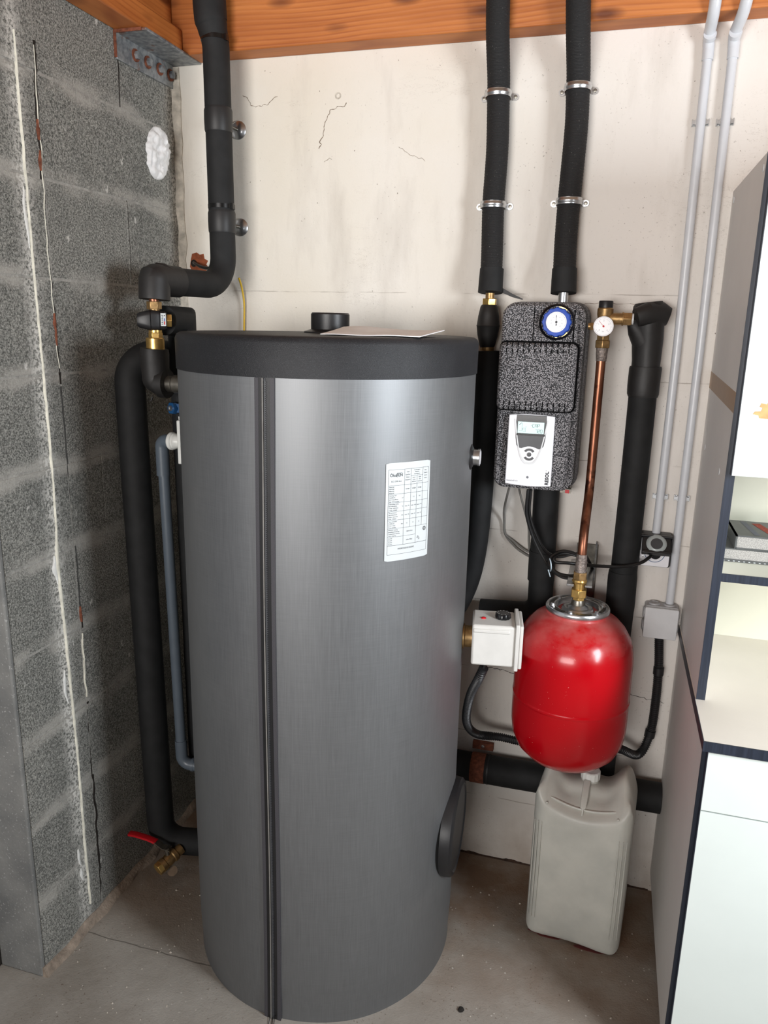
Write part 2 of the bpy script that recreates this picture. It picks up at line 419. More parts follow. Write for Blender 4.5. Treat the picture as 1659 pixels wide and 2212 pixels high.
class MB:
    def __init__(s):
        s.v, s.f = [], []

    def add(s, vs, fs):
        b = len(s.v)
        s.v += [tuple(v) for v in vs]
        s.f += [tuple(b + i for i in f) for f in fs]
        return s

    def box(s, x0, x1, y0, y1, z0, z1):
        vs = [(x, y, z) for z in (z0, z1) for y in (y0, y1) for x in (x0, x1)]
        return s.add(vs, [(0, 2, 3, 1), (4, 5, 7, 6), (0, 1, 5, 4), (2, 6, 7, 3), (0, 4, 6, 2), (1, 3, 7, 5)])

    def obox(s, c, ax, hx, hy, hz):
        """box about c; ax = three axes"""
        c = Vector(c)
        vs = [c + ax[0] * (hx * i) + ax[1] * (hy * j) + ax[2] * (hz * k) for k in (-1, 1) for j in (-1, 1) for i in (-1, 1)]
        return s.add(vs, [(0, 2, 3, 1), (4, 5, 7, 6), (0, 1, 5, 4), (2, 6, 7, 3), (0, 4, 6, 2), (1, 3, 7, 5)])

    def lathe(s, prof, c, axis=(0, 0, 1), n=24, lobes=0, amp=0.0):
        """prof = [(radius, height)]; r==0 closes"""
        c = Vector(c)
        x, y, a = frame(axis)
        vs, rows = [], []
        for r, h in prof:
            if r < 1e-6:
                rows.append([len(vs)])
                vs.append(c + a * h)
            else:
                row = []
                for i in range(n):
                    t = 2 * PI * i / n
                    rr = r * (1 + amp * math.cos(lobes * t)) if lobes else r
                    row.append(len(vs))
                    vs.append(c + (x * math.cos(t) + y * math.sin(t)) * rr + a * h)
                rows.append(row)
        fs = []
        for p, q in zip(rows, rows[1:]):
            for i in range(n):
                j = (i + 1) % n
                if len(p) == 1 and len(q) == 1:
                    continue
                if len(p) == 1:
                    fs.append((p[0], q[j], q[i]))
                elif len(q) == 1:
                    fs.append((p[i], p[j], q[0]))
                else:
                    fs.append((p[i], p[j], q[j], q[i]))
        return s.add(vs, fs)

    def cyl(s, a, b, r, n=20, r2=None):
        a, b = Vector(a), Vector(b)
        h = (b - a).length
        q = r if r2 is None else r2
        return s.lathe([(0, 0), (r, 0), (q, h), (0, h)], a, b - a, n)

    def hexa(s, a, b, r):
        return s.cyl(a, b, r, 6)

    def tube(s, path, r, n=16, cap=True, wob=0.0, seed=0):
        P = [Vector(p) for p in path]
        R = r if isinstance(r, (list, tuple)) else [r] * len(P)
        d = [(P[i + 1] - P[i]).normalized() for i in range(len(P) - 1)]
        x, y, _ = frame(d[0])
        offs = [x * math.cos(2 * PI * i / n) + y * math.sin(2 * PI * i / n) for i in range(n)]
        vs, rows = [], []
        for i, p in enumerate(P):
            if i == 0:
                ring = offs
            elif i == len(P) - 1:
                ring = offs
            else:
                a, b = d[i - 1], d[i]
                nn = (a + b).normalized()
                ring = [o - a * (o.dot(nn) / a.dot(nn)) for o in offs]
                q = a.rotation_difference(b)
                offs = [q @ o for o in offs]
            row = []
            for o in ring:
                k = R[i]
                v = p + o * k
                if wob:
                    v += o * (wob * mnoise.noise(v * 22 + Vector((seed, seed, 0))) + 0.5 * wob * mnoise.noise(v * 55))
                row.append(len(vs))
                vs.append(v)
            rows.append(row)
        fs = []
        for p, q in zip(rows, rows[1:]):
            for i in range(n):
                j = (i + 1) % n
                fs.append((p[i], p[j], q[j], q[i]))
        if cap:
            fs.append(tuple(reversed(rows[0])))
            fs.append(tuple(rows[-1]))
        return s.add(vs, fs)

    def prism(s, out, o, ux, uy, un, h0, h1):
        o, ux, uy, un = Vector(o), Vector(ux), Vector(uy), Vector(un)
        n = len(out)
        vs = [o + ux * a + uy * b + un * h for h in (h0, h1) for a, b in out]
        fs = [tuple(reversed(range(n))), tuple(range(n, 2 * n))]
        fs += [(i, (i + 1) % n, n + (i + 1) % n, n + i) for i in range(n)]
        return s.add(vs, fs)

    def loft(s, rings, cap=True):
        n = len(rings[0])
        vs = [v for r in rings for v in r]
        fs = []
        for k in range(len(rings) - 1):
            for i in range(n):
                j = (i + 1) % n
                fs.append((k * n + i, k * n + j, (k + 1) * n + j, (k + 1) * n + i))
        if cap:
            fs.append(tuple(reversed(range(n))))
            fs.append(tuple(range((len(rings) - 1) * n, len(rings) * n)))
        return s.add(vs, fs)


def rrect(w, h, r, n=5, cx=0, cy=0):
    o = []
    for sx, sy, a0 in ((1, 1, 0), (-1, 1, PI / 2), (-1, -1, PI), (1, -1, 1.5 * PI)):
        for i in range(n + 1):
            a = a0 + PI / 2 * i / n
            o.append((cx + sx * (w / 2 - r) + r * math.cos(a), cy + sy * (h / 2 - r) + r * math.sin(a)))
    return o


def fillet(pts, rad, n=8):
    P = [Vector(p) for p in pts]
    out = [P[0]]
    for i in range(1, len(P) - 1):
        r = rad[i - 1] if isinstance(rad, (list, tuple)) else rad
        a, b = (P[i - 1] - P[i]), (P[i + 1] - P[i])
        la, lb = a.length, b.length
        a.normalize(); b.normalize()
        ang = a.angle(b)
        if r <= 0 or ang > PI - 0.02:
            out.append(P[i]); continue
        t = min(r / math.tan(ang / 2), la * 0.49, lb * 0.49)
        rr = t * math.tan(ang / 2)
        c = P[i] + (a + b).normalized() * (rr / math.sin(ang / 2))
        s0, s1 = P[i] + a * t - c, P[i] + b * t - c
        tot = s0.angle(s1)
        ax = s0.cross(s1).normalized()
        for k in range(n + 1):
            out.append(c + Matrix.Rotation(tot * k / n, 3, ax) @ s0)
    out.append(P[-1])
    return out


def resample(path, step):
    P = [Vector(p) for p in path]
    out = [P[0]]
    acc = 0
    for a, b in zip(P, P[1:]):
        L = (b - a).length
        while acc + L >= step:
            t = (step - acc) / L
            a = a + (b - a) * t
            out.append(a.copy())
            L = (b - a).length
            acc = 0
        acc += L
    return out


def smooth_path(pts, n=10):
    """Catmull-Rom through pts"""
    P = [Vector(p) for p in pts]
    P = [P[0] * 2 - P[1]] + P + [P[-1] * 2 - P[-2]]
    out = []
    for i in range(1, len(P) - 2):
        a, b, c, d = P[i - 1:i + 3]
        for k in range(n):
            t = k / n
            out.append(0.5 * ((2 * b) + (c - a) * t + (2 * a - 5 * b + 4 * c - d) * t * t + (3 * b - a - 3 * c + d) * t ** 3))
    out.append(P[-2])
    return out


def root_loc(o):
    while o.parent:
        o = o.parent
    return Vector(o.location)


def thing(name, label, cat, loc=(0, 0, 0), group=None):
    o = bpy.data.objects.new(name, None)
    o.empty_display_size = 0.03
    COL.objects.link(o)
    o.location = loc
    o['label'] = label
    o['category'] = cat
    if group:
        o['group'] = group
    return o


def part(name, mb, mat, parent=None, bevel=0.0, angle=35, label=None, seg=2, kind=None):
    me = bpy.data.meshes.new(name)
    off = root_loc(parent) if parent else Vector((0, 0, 0))
    me.from_pydata([tuple(Vector(v) - off) for v in mb.v], [], mb.f)
    me.validate()
    me.update()
    me.polygons.foreach_set('use_smooth', [True] * len(me.polygons))
    me.set_sharp_from_angle(angle=math.radians(angle))
    me.materials.append(M[mat] if isinstance(mat, str) else mat)
    o = bpy.data.objects.new(name, me)
    COL.objects.link(o)
    if parent:
        o.parent = parent
    if bevel:
        b = o.modifiers.new('bevel', 'BEVEL')
        b.width = bevel
        b.segments = seg
        b.limit_method = 'ANGLE'
        b.angle_limit = math.radians(40)
    if label:
        o['label'] = label
    if kind:
        o['kind'] = kind
    return o


def tag(o, label, cat, group=None):
    o['label'] = label
    o['category'] = cat
    if group:
        o['group'] = group
    return o


def single(name, mb, mat, label, cat, loc=None, **kw):
    """a thing that is one mesh, its origin at loc"""
    o = part(name, mb, mat, None, **kw)
    if loc is not None:
        L = Vector(loc)
        for v in o.data.vertices:
            v.co -= L
        o.location = L
    return tag(o, label, cat)


def copy_tree(o, parent=None, loc=None, label=None):
    c = o.copy()
    COL.objects.link(c)
    if parent:
        c.parent = parent
    if loc is not None:
        c.location = loc
    if label:
        c['label'] = label
    for ch in list(o.children):
        copy_tree(ch, c)
    return c


def text_polys(s, size, align='CENTER', spacing=1.0, bold=0.0):
    cu = bpy.data.curves.new('t', 'FONT')
    cu.body = s
    cu.size = size
    cu.align_x = align
    cu.align_y = 'CENTER'
    cu.space_character = spacing
    cu.offset = bold
    cu.resolution_u = 3
    o = bpy.data.objects.new('t', cu)
    COL.objects.link(o)
    dg = bpy.context.evaluated_depsgraph_get()
    dg.update()
    me = bpy.data.meshes.new_from_object(o.evaluated_get(dg))
    vs = [(v.co.x, v.co.y) for v in me.vertices]
    fs = [tuple(p.vertices) for p in me.polygons]
    bpy.data.objects.remove(o)
    bpy.data.curves.remove(cu)
    bpy.data.meshes.remove(me)
    return vs, fs


def put_text(mb, s, size, cx, cy, mp, rot=0.0, sx=1.0, **kw):
    """text laid in plane coordinates; mp maps (u, v) to a 3-D point"""
    vs, fs = text_polys(s, size, **kw)
    c, sn = math.cos(rot), math.sin(rot)
    mb.add([mp(cx + (x * c * sx - y * sn), cy + (x * sn * sx + y * c)) for x, y in vs], fs)


def put_line(mb, u0, v0, u1, v1, wd, mp, n=1):
    d = Vector((u1 - u0, v1 - v0))
    L = d.length
    d /= L
    nx, ny = -d.y * wd / 2, d.x * wd / 2
    for k in range(n):
        a, b = k / n, (k + 1) / n
        p = [(u0 + d.x * L * a + nx, v0 + d.y * L * a + ny), (u0 + d.x * L * a - nx, v0 + d.y * L * a - ny),
             (u0 + d.x * L * b - nx, v0 + d.y * L * b - ny), (u0 + d.x * L * b + nx, v0 + d.y * L * b + ny)]
        mb.add([mp(*q) for q in p], [(0, 1, 2, 3)])


def struct(name, mb, mat, **kw):
    o = part(name, mb, mat, None, **kw)
    o['kind'] = 'structure'
    return o


random.seed(4)
X3, Y3, Z3 = Vector((1, 0, 0)), Vector((0, 1, 0)), Vector((0, 0, 1))

# ------------------------------------------------------------------ the setting
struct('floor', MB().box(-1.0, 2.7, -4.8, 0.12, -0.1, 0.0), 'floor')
wb = struct('wall_back', MB().box(-0.25, 2.7, 0.0, 0.12, 0.0, 2.62), 'wall')
struct('wall_right', MB().box(2.6, 2.72, -4.8, 0.0, 0.0, 2.62), 'wall_plain')
struct('ceiling', MB().box(-0.25, 2.72, -4.8, 0.12, 2.5, 2.62), 'ceiling')
# left wall: mortar core with separate blocks standing 4 mm proud of the joints
YE = -0.752
wl = struct('wall_left', MB().box(-0.2, 0.0003, YE + 0.002, 0.0, 0.0, 2.5), 'mortar')
COURSE = 0.204
for k in range(13):
    z0, z1 = k * COURSE + 0.003, min((k + 1) * COURSE - 0.003, 2.5)
    if z1 - z0 < 0.03:
        continue
    cuts = [0.0, -0.245, YE] if k % 2 == 0 else [0.0, -0.41, YE]
    cuts = sorted(cuts + [-0.534], reverse=True)
    for a, b in zip(cuts, cuts[1:]):
        ga = 0.0 if a == 0 else (0.0022 if a == -0.534 else 0.0012)
        gb = 0.0 if b == YE else (0.0022 if b == -0.534 else 0.0012)
        bb = MB().box(-0.10, random.uniform(0.0004, 0.0022), b + gb, a - ga, z0, z1)
        part('block', bb, 'block', wl, bevel=0.0006)
part('reveal_render', MB().box(-0.122, 0.0005, YE - 0.012, YE, 0.0, 2.5), 'render', wl, bevel=0.004, label='smooth grey cement end of the wall')


def ribbon(pts, mat, name, label, parent, thick=0.003, wob=0.0015):
    """irregular vertical bead on the left wall: pts = (y, z, width)"""
    rings = []
    P = smooth_path([Vector((p[2], p[0], p[1])) for p in pts], 30)
    for p in P:
        wd = p.x * (1 + 0.5 * mnoise.noise(Vector((0, 3.1, p.z * 40))) + 0.4 * mnoise.noise(Vector((4, 3.1, p.z * 120))))
        y = p.y + wob * mnoise.noise(Vector((1.7, 0, p.z * 30)))
        rings.append([(-0.002, y - wd / 2, p.z), (thick * 0.7, y - wd * 0.35, p.z), (thick, y, p.z), (thick * 0.6, y + wd * 0.38, p.z), (-0.002, y + wd / 2, p.z)])
    return part(name, MB().loft(rings), mat, parent, label=label, angle=60)


ribbon([(-0.590, 2.10, .006), (-0.590, 1.9, .007), (-.590, 1.6, .008), (-.586, 1.3, .008), (-.588, 1.12, .008), (-.594, 1.0, .014), (-.590, .9, .010), (-.583, .6, .010), (-.581, .4, .009), (-.582, .25, .010), (-.580, .06, .007)],
       'sealant', 'sealant_bead', 'old whitish sealant bead', wl, 0.005)
for (ya, za, wa, ha) in ((-.602, .985, .022, .07), (-.607, .22, .014, .05), (-.604, .165, .012, .04), (-.603, .69, .012, .09), (-.60, 1.75, .012, .12)):
    ribbon([(ya, za + ha / 2, .003), (ya, za, wa), (ya + .004, za - ha / 2, .003)], 'white_paint', 'paint_smear', 'thick white smear', wl, 0.003, 0.004)
ribbon([(-.531, 2.10, .012), (-.538, 1.95, .015), (-.540, 1.73, .010), (-.537, 1.55, .012), (-.534, 1.405, .010)], 'crack', 'joint_crack', 'dark open joint', wl, 0.0012, 0.003)
ribbon([(-.534, 1.40, .009), (-.531, 1.2, .006), (-.527, 1.0, .006), (-.527, .85, .007)], 'joint_old', 'joint_crack', 'grey closed joint', wl, 0.0012, 0.003)
ribbon([(-.527, .85, .007), (-.528, .6, .008), (-.529, .45, .009), (-.532, .2, .010), (-.538, .03, .007)], 'crack', 'joint_crack', 'dark open joint', wl, 0.0012, 0.006)
ribbon([(-.535, 2.09, .0035), (-.538, 1.85, .004), (-.543, 1.73, .003), (-.540, 1.6, .004), (-.537, 1.44, .0035)], 'sealant', 'foam_bead', 'cream foam left in the joint', wl, 0.003, 0.004)
ribbon([(-.530, .80, .005), (-.531, .7, .006), (-.531, .63, .004)], 'sealant', 'foam_bead', 'cream foam left in the joint', wl, 0.004, 0.004)
for (ya, za) in ((-.541, 1.93), (-.543, 1.87), (-.539, 1.54), (-.538, 1.51), (-.529, .85)):
    ribbon([(ya, za + .02, .004), (ya, za, .010), (ya, za - .02, .004)], 'rust', 'rust_fleck', None, wl, 0.005)
for (ya, z1_, z0_) in ((-.247, 2.20, 2.045), (-.241, 1.835, 1.655)):
    ribbon([(ya, z1_, .0030), (ya + .002, (z0_ + z1_) / 2, .0035), (ya - .001, z0_, .0015)], 'crack', 'open_joint', 'dark open vertical joint', wl, 0.0026, 0.003)
# plaster fillet in the corner and mortar fillet at the foot
rings = []
for i in range(60):
    z = 2.2 * i / 59
    a = 0.022 + 0.010 * mnoise.noise(Vector((0, 0, z * 19)))
    b = 0.010 + 0.010 * mnoise.noise(Vector((5, 0, z * 17)))
    rings.append([(-.004, .004, z), (-.004, -b, z), (.003, -b, z), (0.008, -.010, z), (a, -.003, z), (a, .004, z)])
part('plaster_fillet', MB().loft(rings), 'plaster_fillet', wb, label='rough plaster in the corner', angle=60)
rings = []
for i in range(50):
    y = YE - 0.01 + (-YE) * i / 49
    a = 0.016 + 0.012 * mnoise.noise(Vector((0, y * 14, 0)))
    b = 0.022 + 0.014 * mnoise.noise(Vector((7, y * 11, 0)))
    rings.append([(-.004, y, -.004), (a, y, -.004), (a, y, .003), (.010, y, .010), (.003, y, b), (-.004, y, b)])
part('mortar_fillet', MB().loft(rings), 'foot_mortar', wl, label='brownish mortar at the wall foot', angle=60)
# chipped plaster around a hole, on the back wall
out = [(-.004, -.004), (.004, -.020), (.016, -.026), (.030, -.021), (.046, -.016), (.052, -.004), (.047, .002), (.053, .012), (.042, .017), (.040, .030), (.028, .028), (.018, .034), (.004, .030), (.0, .016)]
part('chipped_plaster', MB().prism([(a + .035, b) for a, b in out], (0, 0, 1.700), X3, Z3, -Y3, -.002, .0012), 'terracotta', wb, label='chipped spot showing terracotta')
part('wall_hole', MB().lathe([(.008, -.001), (.010, .002), (.0, .0025)], (.044, 0, 1.705), (0, -1, 0), 12), 'crack', wb, label='dark hole')
part('wall_plug', MB().lathe([(0, -.001), (.0045, -.001), (.0045, .0005), (.0080, .0010), (.0085, -.0005)], (.469, 0, 2.108), (0, -1, 0), 16), 'plaster_fillet', wb, label='old plastered plug hole')
# crack lines in the paint
def crack(pts, wd, mat='paint_crack'):
    m = MB()
    P = smooth_path([(x, 0, z) for x, z in pts], 9)
    for a, b in zip(P, P[1:]):
        j = 0.006
        a = a + Vector((j * mnoise.noise(a * 90), 0, j * mnoise.noise(a * 90 + Vector((9, 9, 9)))))
        b = b + Vector((j * mnoise.noise(b * 90), 0, j * mnoise.noise(b * 90 + Vector((9, 9, 9)))))
        put_line(m, a.x, a.z, b.x, b.z, wd * random.uniform(.25, .8), lambda u, v: (u, -.0006, v))
    part('hairline_crack', m, mat, wb)


crack([(.492, 2.088), (.46, 2.08), (.44, 2.06), (.43, 2.035), (.425, 2.015), (.418, 1.985)], .0026)
crack([(.205, 2.125), (.23, 2.10), (.25, 2.096), (.275, 2.098), (.30, 2.115)], .0022)
crack([(.432, 1.955), (.445, 1.962), (.452, 1.96)], .0016)
crack([(.63, 1.985), (.66, 1.965), (.70, 1.95)], .0012)
crack([(.90, .620), (.97, .612), (1.03, .606)], .0024, 'crack')
crack([(1.28, .60), (1.33, .592), (1.40, .585)], .0018, 'crack')
crack([(1.07, 1.605), (1.16, 1.612), (1.30, 1.607)], .0016)
# ragged gap where the back wall meets the floor
rings = []
for i in range(160):
    x = .86 + .56 * i / 159
    h = .0035 + .011 * max(0, mnoise.noise(Vector((x * 16, 0, 0))) + .25 * mnoise.noise(Vector((x * 90, 3, 0))))
    rings.append([(x, .003, -.002), (x, -.0035, -.002), (x, -.0030, h * .5), (x, -.0012, h), (x, .003, h)])
part('foot_gap', MB().loft(rings), 'foot_crack', wb, label='ragged dark gap at the wall foot')
# door frame glimpsed past the end of the left wall
d = struct('door_1', MB().box(-.20, -.135, YE - .07, YE - .016, .0, 2.1), 'door_white', bevel=.003)
part('frame_gap', MB().box(-.134, -.1222, YE - .03, YE - .001, .0, 2.1), 'crack', d, label='dark gap filled with old foam')

# ------------------------------------------------------------------ beams and steel angle
b1 = single('ceiling_beam', MB().box(0.0, 2.6, -0.068, -0.001, 2.206, 2.5), 'wood_x', 'orange stained softwood beam running along the top of the white wall', 'beam', (1.3, -.03, 2.35), bevel=.003)
t = thing('wall_beam', 'stained wooden beam running along the top of the grey block wall above the steel angle', 'beam', (0.03, -.5, 2.3))
part('ledger', MB().box(0.001, .074, -1.4, -.069, 2.209, 2.262), 'wood_y', t, bevel=.003)
part('joist', MB().box(0.001, .046, -1.4, -.069, 2.2625, 2.5), 'wood_y', t, bevel=.003)
t = thing('angle_bracket', 'galvanised steel angle with rusty bolts under the left end of the beams', 'bracket', (0.01, -.13, 2.18))
part('wall_flange', MB().box(.001, .007, -.255, -.002, 2.147, 2.2075), 'galv', t, bevel=.0015)
part('shelf_flange', MB().box(.001, .088, -.255, -.002, 2.2020, 2.2082), 'galv', t, bevel=.0015)
part('rusty_edge', MB().box(.0008, .076, -.2575, -.2551, 2.2015, 2.2085).box(.0008, .0075, -.2575, -.2551, 2.15, 2.2015), 'rust', t, label='rusted cut edge')
for y in (-.180, -.128, -.074, -.024):
    wsh = part('washer', MB().lathe([(0, 0), (.0145, 0), (.0145, .003), (0, .003)], (.007, y, 2.176), (1, 0, 0), 20), 'rust', t, label='rusty washer')
    part('bolt_head', MB().hexa((.010, y, 2.176), (.018, y, 2.176), .0095), 'galv', wsh)

# ------------------------------------------------------------------ hot water tank
TX, TY, TR = 0.584, -0.370, 0.3275
tank = thing('storage_tank', 'tall grey cylindrical hot water tank with black lid and front zip, standing on the floor', 'tank', (TX, TY, 0))
rings = []
for i in range(49):
    z = 1.456 * i / 48
    row = []
    for k in range(128):
        a = 2 * PI * k / 128
        r = TR + 0.0016 * mnoise.noise(Vector((math.cos(a) * 2.2, math.sin(a) * 2.2, z * 2.4)))
        r += -0.004 * math.exp(-((z - .02) / .05) ** 2)
        row.append((TX + r * math.cos(a), TY + r * math.sin(a), z))
    rings.append(row)
jk = part('jacket', MB().loft(rings), 'jacket', tank, angle=60)
LR = TR + 0.0025
part('lid', MB().lathe([(0, 1.40), (LR - .01, 1.40), (LR - .01, 1.4525), (LR, 1.4525), (LR + .0005, 1.515), (LR - .003, 1.5235), (LR - .010, 1.5275), (LR - .03, 1.529), (0, 1.530)], (TX, TY, 0), n=128), 'lid', tank, angle=40)
kb = part('lid_cap', MB().lathe([(0, 1.528), (.060, 1.528), (.058, 1.533), (.046, 1.537), (.0425, 1.538), (.0425, 1.570), (.040, 1.5735), (0, 1.574)], (TX + .003, TY, 0), n=40), 'black_plastic', tank)


def cyl_map(a0, r, z0):
    def f(u, v, h=0.0):
        a = a0 + u / TR
        return (TX + (r + h) * math.cos(a), TY + (r + h) * math.sin(a), z0 + v)
    return f


# zip down the front
ZA = -PI / 2 - 0.022
zz = [i * 1.452 / 60 for i in range(61)]


def strip(u0, u1, h, mat, name, parent, label=None):
    rg = []
    for z in zz:
        w_ = 0.0016 * math.sin(z * 5.0) + 0.0025 * (z - .7)
        f = cyl_map(ZA, TR, z)
        n = 5
        rg.append([f(u0 + w_ + (u1 - u0) * k / (n - 1), 0, h) for k in range(n)] + [f(u1 + w_, 0, -.003), f(u0 + w_, 0, -.003)])
    return part(name, MB().loft(rg), mat, parent, label=label)


zp = strip(-.0115, .0125, .0026, 'black_plastic', 'zip', tank)
strip(-.0195, -.0115, .0034, 'woven', 'zip_tape', zp, 'dotted woven tape')
strip(.0125, .0205, .0034, 'woven', 'zip_tape', zp, 'dotted woven tape')
for u, mt in ((-.0028, 'steel_dark'), (.0012, 'black_plastic')):
    pth = [cyl_map(ZA, TR, z)(u + .0016 * math.sin(z * 5) + .0025 * (z - .7), 0, .0036) for z in zz]
    part('zip_cord', MB().tube(pth, .0016, 8), 'cable_grey' if u < 0 else 'dark_grey', zp, label='pale cord' if u < 0 else None)
m = MB()
for i in range(360):
    z = .004 + i * .00401
    f = cyl_map(ZA, TR, z)
    u = .0036 + .0016 * math.sin(z * 5) + .0025 * (z - .7)
    m.add([f(u - .0012, 0, .003), f(u + .0014, 0, .003), f(u + .0014, .0022, .003), f(u - .0012, .0022, .003),
           f(u - .0012, 0, .0046), f(u + .0014, 0, .0046), f(u + .0014, .0022, .0046), f(u - .0012, .0022, .0046)],
          [(4, 5, 6, 7), (0, 1, 5, 4), (2, 3, 7, 6), (1, 2, 6, 5), (3, 0, 4, 7)])
part('zip_teeth', m, 'dark_grey', zp, kind='stuff')

# rating label, wrapped on the jacket
LA = math.atan2(-.621 - TY, .794 - TX)
LW, LH, LZ = 0.1035, 0.197, 1.098
lm = cyl_map(LA, TR + .0010, LZ)
m = MB()
N = 14
for i in range(N):
    u0, u1 = LW * i / N, LW * (i + 1) / N
    e0 = .002 if i == 0 else 0
    e1 = .002 if i == N - 1 else 0
    m.add([lm(u0, e0), lm(u1, e1), lm(u1, LH - e1), lm(u0, LH - e0), lm(u0, e0, .0005), lm(u1, e1, .0005), lm(u1, LH - e1, .0005), lm(u0, LH - e0, .0005)],
          [(4, 5, 6, 7), (0, 1, 5, 4), (3, 7, 6, 2), (0, 4, 7, 3), (1, 2, 6, 5)])
lb = part('rating_label', m, 'label', tank, label='white printed rating label')
tm = lambda u, v: lm(u, v, .0008)
m = MB()
L0, L1 = .0055, .099
YT, YB = .1835, .0135
rows = [.1835, .1525, .1355, .1185, .1010, .0835, .0665, .0495, .0320, .0215, .0135]
c1, c2, c3, c4 = .0405, .0555, .0700, .0845
for x in (L0, L1):
    put_line(m, x, YB, x, YT, .0005, tm)
for i, y in enumerate(rows):
    if i in (6, 7):
        put_line(m, L0, y, c1 if i == 7 else L1, y, .00045, tm, 10)
    elif i == 8:
        put_line(m, L0, y - .0, L1, y, .0006, tm, 12)
    elif i == 9:
        continue
    else:
        put_line(m, L0, y, L1, y, .0005, tm, 12)
put_line(m, L0, .0320, L1, .0320, .0005, tm, 12)
put_line(m, c1, .0495, c3, .0495, .00045, tm, 6)
put_line(m, c1, .0320, c1, YT, .00045, tm)
put_line(m, c2, .0665, c2, YT, .00045, tm)
put_line(m, c3, .0320, c3, .1690, .00045, tm)
put_line(m, c4, .0665, c4, YT, .00045, tm)
put_line(m, c2, .1690, c4, .1690, .00045, tm, 4)
part('label_table', m, 'ink', lb)
m = MB()
put_text(m, '\u00d6ko', .0085, .0158, .1725, tm, bold=.00012, sx=.95)
put_text(m, 'FEN', .0085, .0292, .1725, tm, bold=.00012, sx=.95)
put_line(m, .0235, .1768, .0352, .1768, .0007, tm, 4)
put_line(m, .0238, .1682, .0238, .1768, .0007, tm)
part('label_logo', m, 'ink', lb)
m = MB()
put_text(m, 'SCS 300 duo', .0044, .0225, .1605, tm)
col1 = [['Material', 'Material', 'Materiel', 'Material'], ['Heating surf', 'Heizfl\u00e4che', 'Surf. chauffante', 'Sup. intercambio'],
        ['Operating temp.', 'Betriebstemp.', 'Temp. exercice', 'Temp. trabajo'], ['Op. pressure', 'Betriebsdruck', 'Press. exercice', 'Pres. trabajo'],
        ['Test pressure', 'Pr\u00fcfdruck', 'Press. essai', 'Pres. prueba'], ['Internal coating', 'Innenbeschichtung', 'Traitement interne', 'Trat. interior'],
        ['Anode', 'Anode', 'Anode', 'Anodo']]
tops = [.1525, .1355, .1185, .1010, .0835, .0665, .0495]
for tp, lines in zip(tops, col1):
    for k, s in enumerate(lines):
        put_text(m, s, .0033, L0 + .0015, tp - .0028 - k * .0040, tm, align='LEFT')
for tp, s in zip(tops[1:5], ('m\u00b2', '\u00b0C', 'bar', 'bar')):
    put_text(m, s, .0034, .0375, tp - .0085, tm)
for k, s in enumerate(('Tank', 'Speicher', 'Ballon', 'Dep\u00f3sito')):
    put_text(m, s, .0032, .0480, .1775 - k * .0052, tm)
for k, s in enumerate(('Exchangers', 'Register', 'Echangeurs')):
    put_text(m, s, .0031, .0700, .1802 - k * .0040, tm)
for k, s in enumerate(('lower', 'unten', 'inf\u00e9rieur')):
    put_text(m, s, .0029, .0628, .1655 - k * .0042, tm)
    put_text(m, ('upper', 'oben', 'sup\u00e9rieur')[k], .0029, .0772, .1655 - k * .0042, tm)
for k, s in enumerate(('Elect.', 'Elektro', 'heater', 'r\u00e9sist.')):
    put_text(m, s, .0030, .0918, .1775 - k * .0052, tm)
vals = [('S235JR', 'S235JR', 'S235JR', '-'), ('-', '1.5', '1.0', '-'), ('max. 95', 'max. 110', 'max. 110', '-'), ('max. 10', 'max. 10', 'max. 10', '-'), ('15', '15', '15', '-')]
for tp, vv in zip(tops, vals):
    for x, s in zip((.0480, .0628, .0772, .0918), vv):
        put_text(m, s, .0032, x, tp - .0085, tm)
put_text(m, 'DIN 4753', .0036, .0552, .0580, tm)
put_text(m, 'siehe Blatt', .0036, .0552, .0408, tm)
put_text(m, 'M00025601010UR5', .0048, .0480, .0240, tm)
part('label_print', m, 'ink', lb)
m = MB()
for k in range(12):
    a = 2 * PI * k / 12
    put_line(m, .0925 + .0026 * math.cos(a), .0585 + .0026 * math.sin(a), .0925 + .0046 * math.cos(a), .0585 + .0046 * math.sin(a), .0010, tm)
    b = a + PI / 6
    put_line(m, .0925 + .0022 * math.cos(a), .0585 + .0022 * math.sin(a), .0925 + .0022 * math.cos(b), .0585 + .0022 * math.sin(b), .0007, tm)
part('sun_symbol', m, 'ink', lb)
m = MB()
for q in ((.0740, .0425, .0790, .0425), (.0740, .0405, .0770, .0405), (.0790, .0425, .0800, .0410), (.0800, .0410, .0800, .0375), (.0770, .0405, .0784, .0395),
          (.0784, .0395, .0784, .0375), (.0765, .0425, .0765, .0445), (.0750, .0447, .0780, .0447), (.0740, .0425, .0740, .0405)):
    put_line(m, *q, .0006, tm)
part('tap_symbol', m, 'ink', lb)

# fittings on the jacket
d = Vector((math.cos(.06), math.sin(.06), 0))                      # thermometer, right side
c = Vector((TX, TY, 1.272)) + d * (TR - .004)
th = part('thermometer_well', MB().lathe([(0, 0), (.031, 0), (.028, .005), (.018, .010), (0, .011)], c, d, 28), 'black_plastic', tank)
part('thermometer', MB().lathe([(0, .010), (.0175, .010), (.0175, .019), (.0190, .019), (.0190, .0235), (.0165, .0245), (0, .0245)], c, d, 28), 'zinc', th, label='chrome thermometer')
part('thermometer_dial', MB().lathe([(0, .0244), (.0155, .0246), (.0155, .0249), (0, .0251)], c, d, 24), 'dial', th)
d = Vector((math.cos(.02), math.sin(.02), 0))                      # inspection flange cover, low on the right
c = Vector((TX, TY, .350)) + d * (TR - .012)
fc = part('flange_cover', MB().lathe([(0, 0), (.117, 0), (.118, .010), (.116, .024), (.110, .029), (.104, .030), (.100, .027), (.060, .026), (0, .026)], c, d, 48), 'black_plastic', tank)
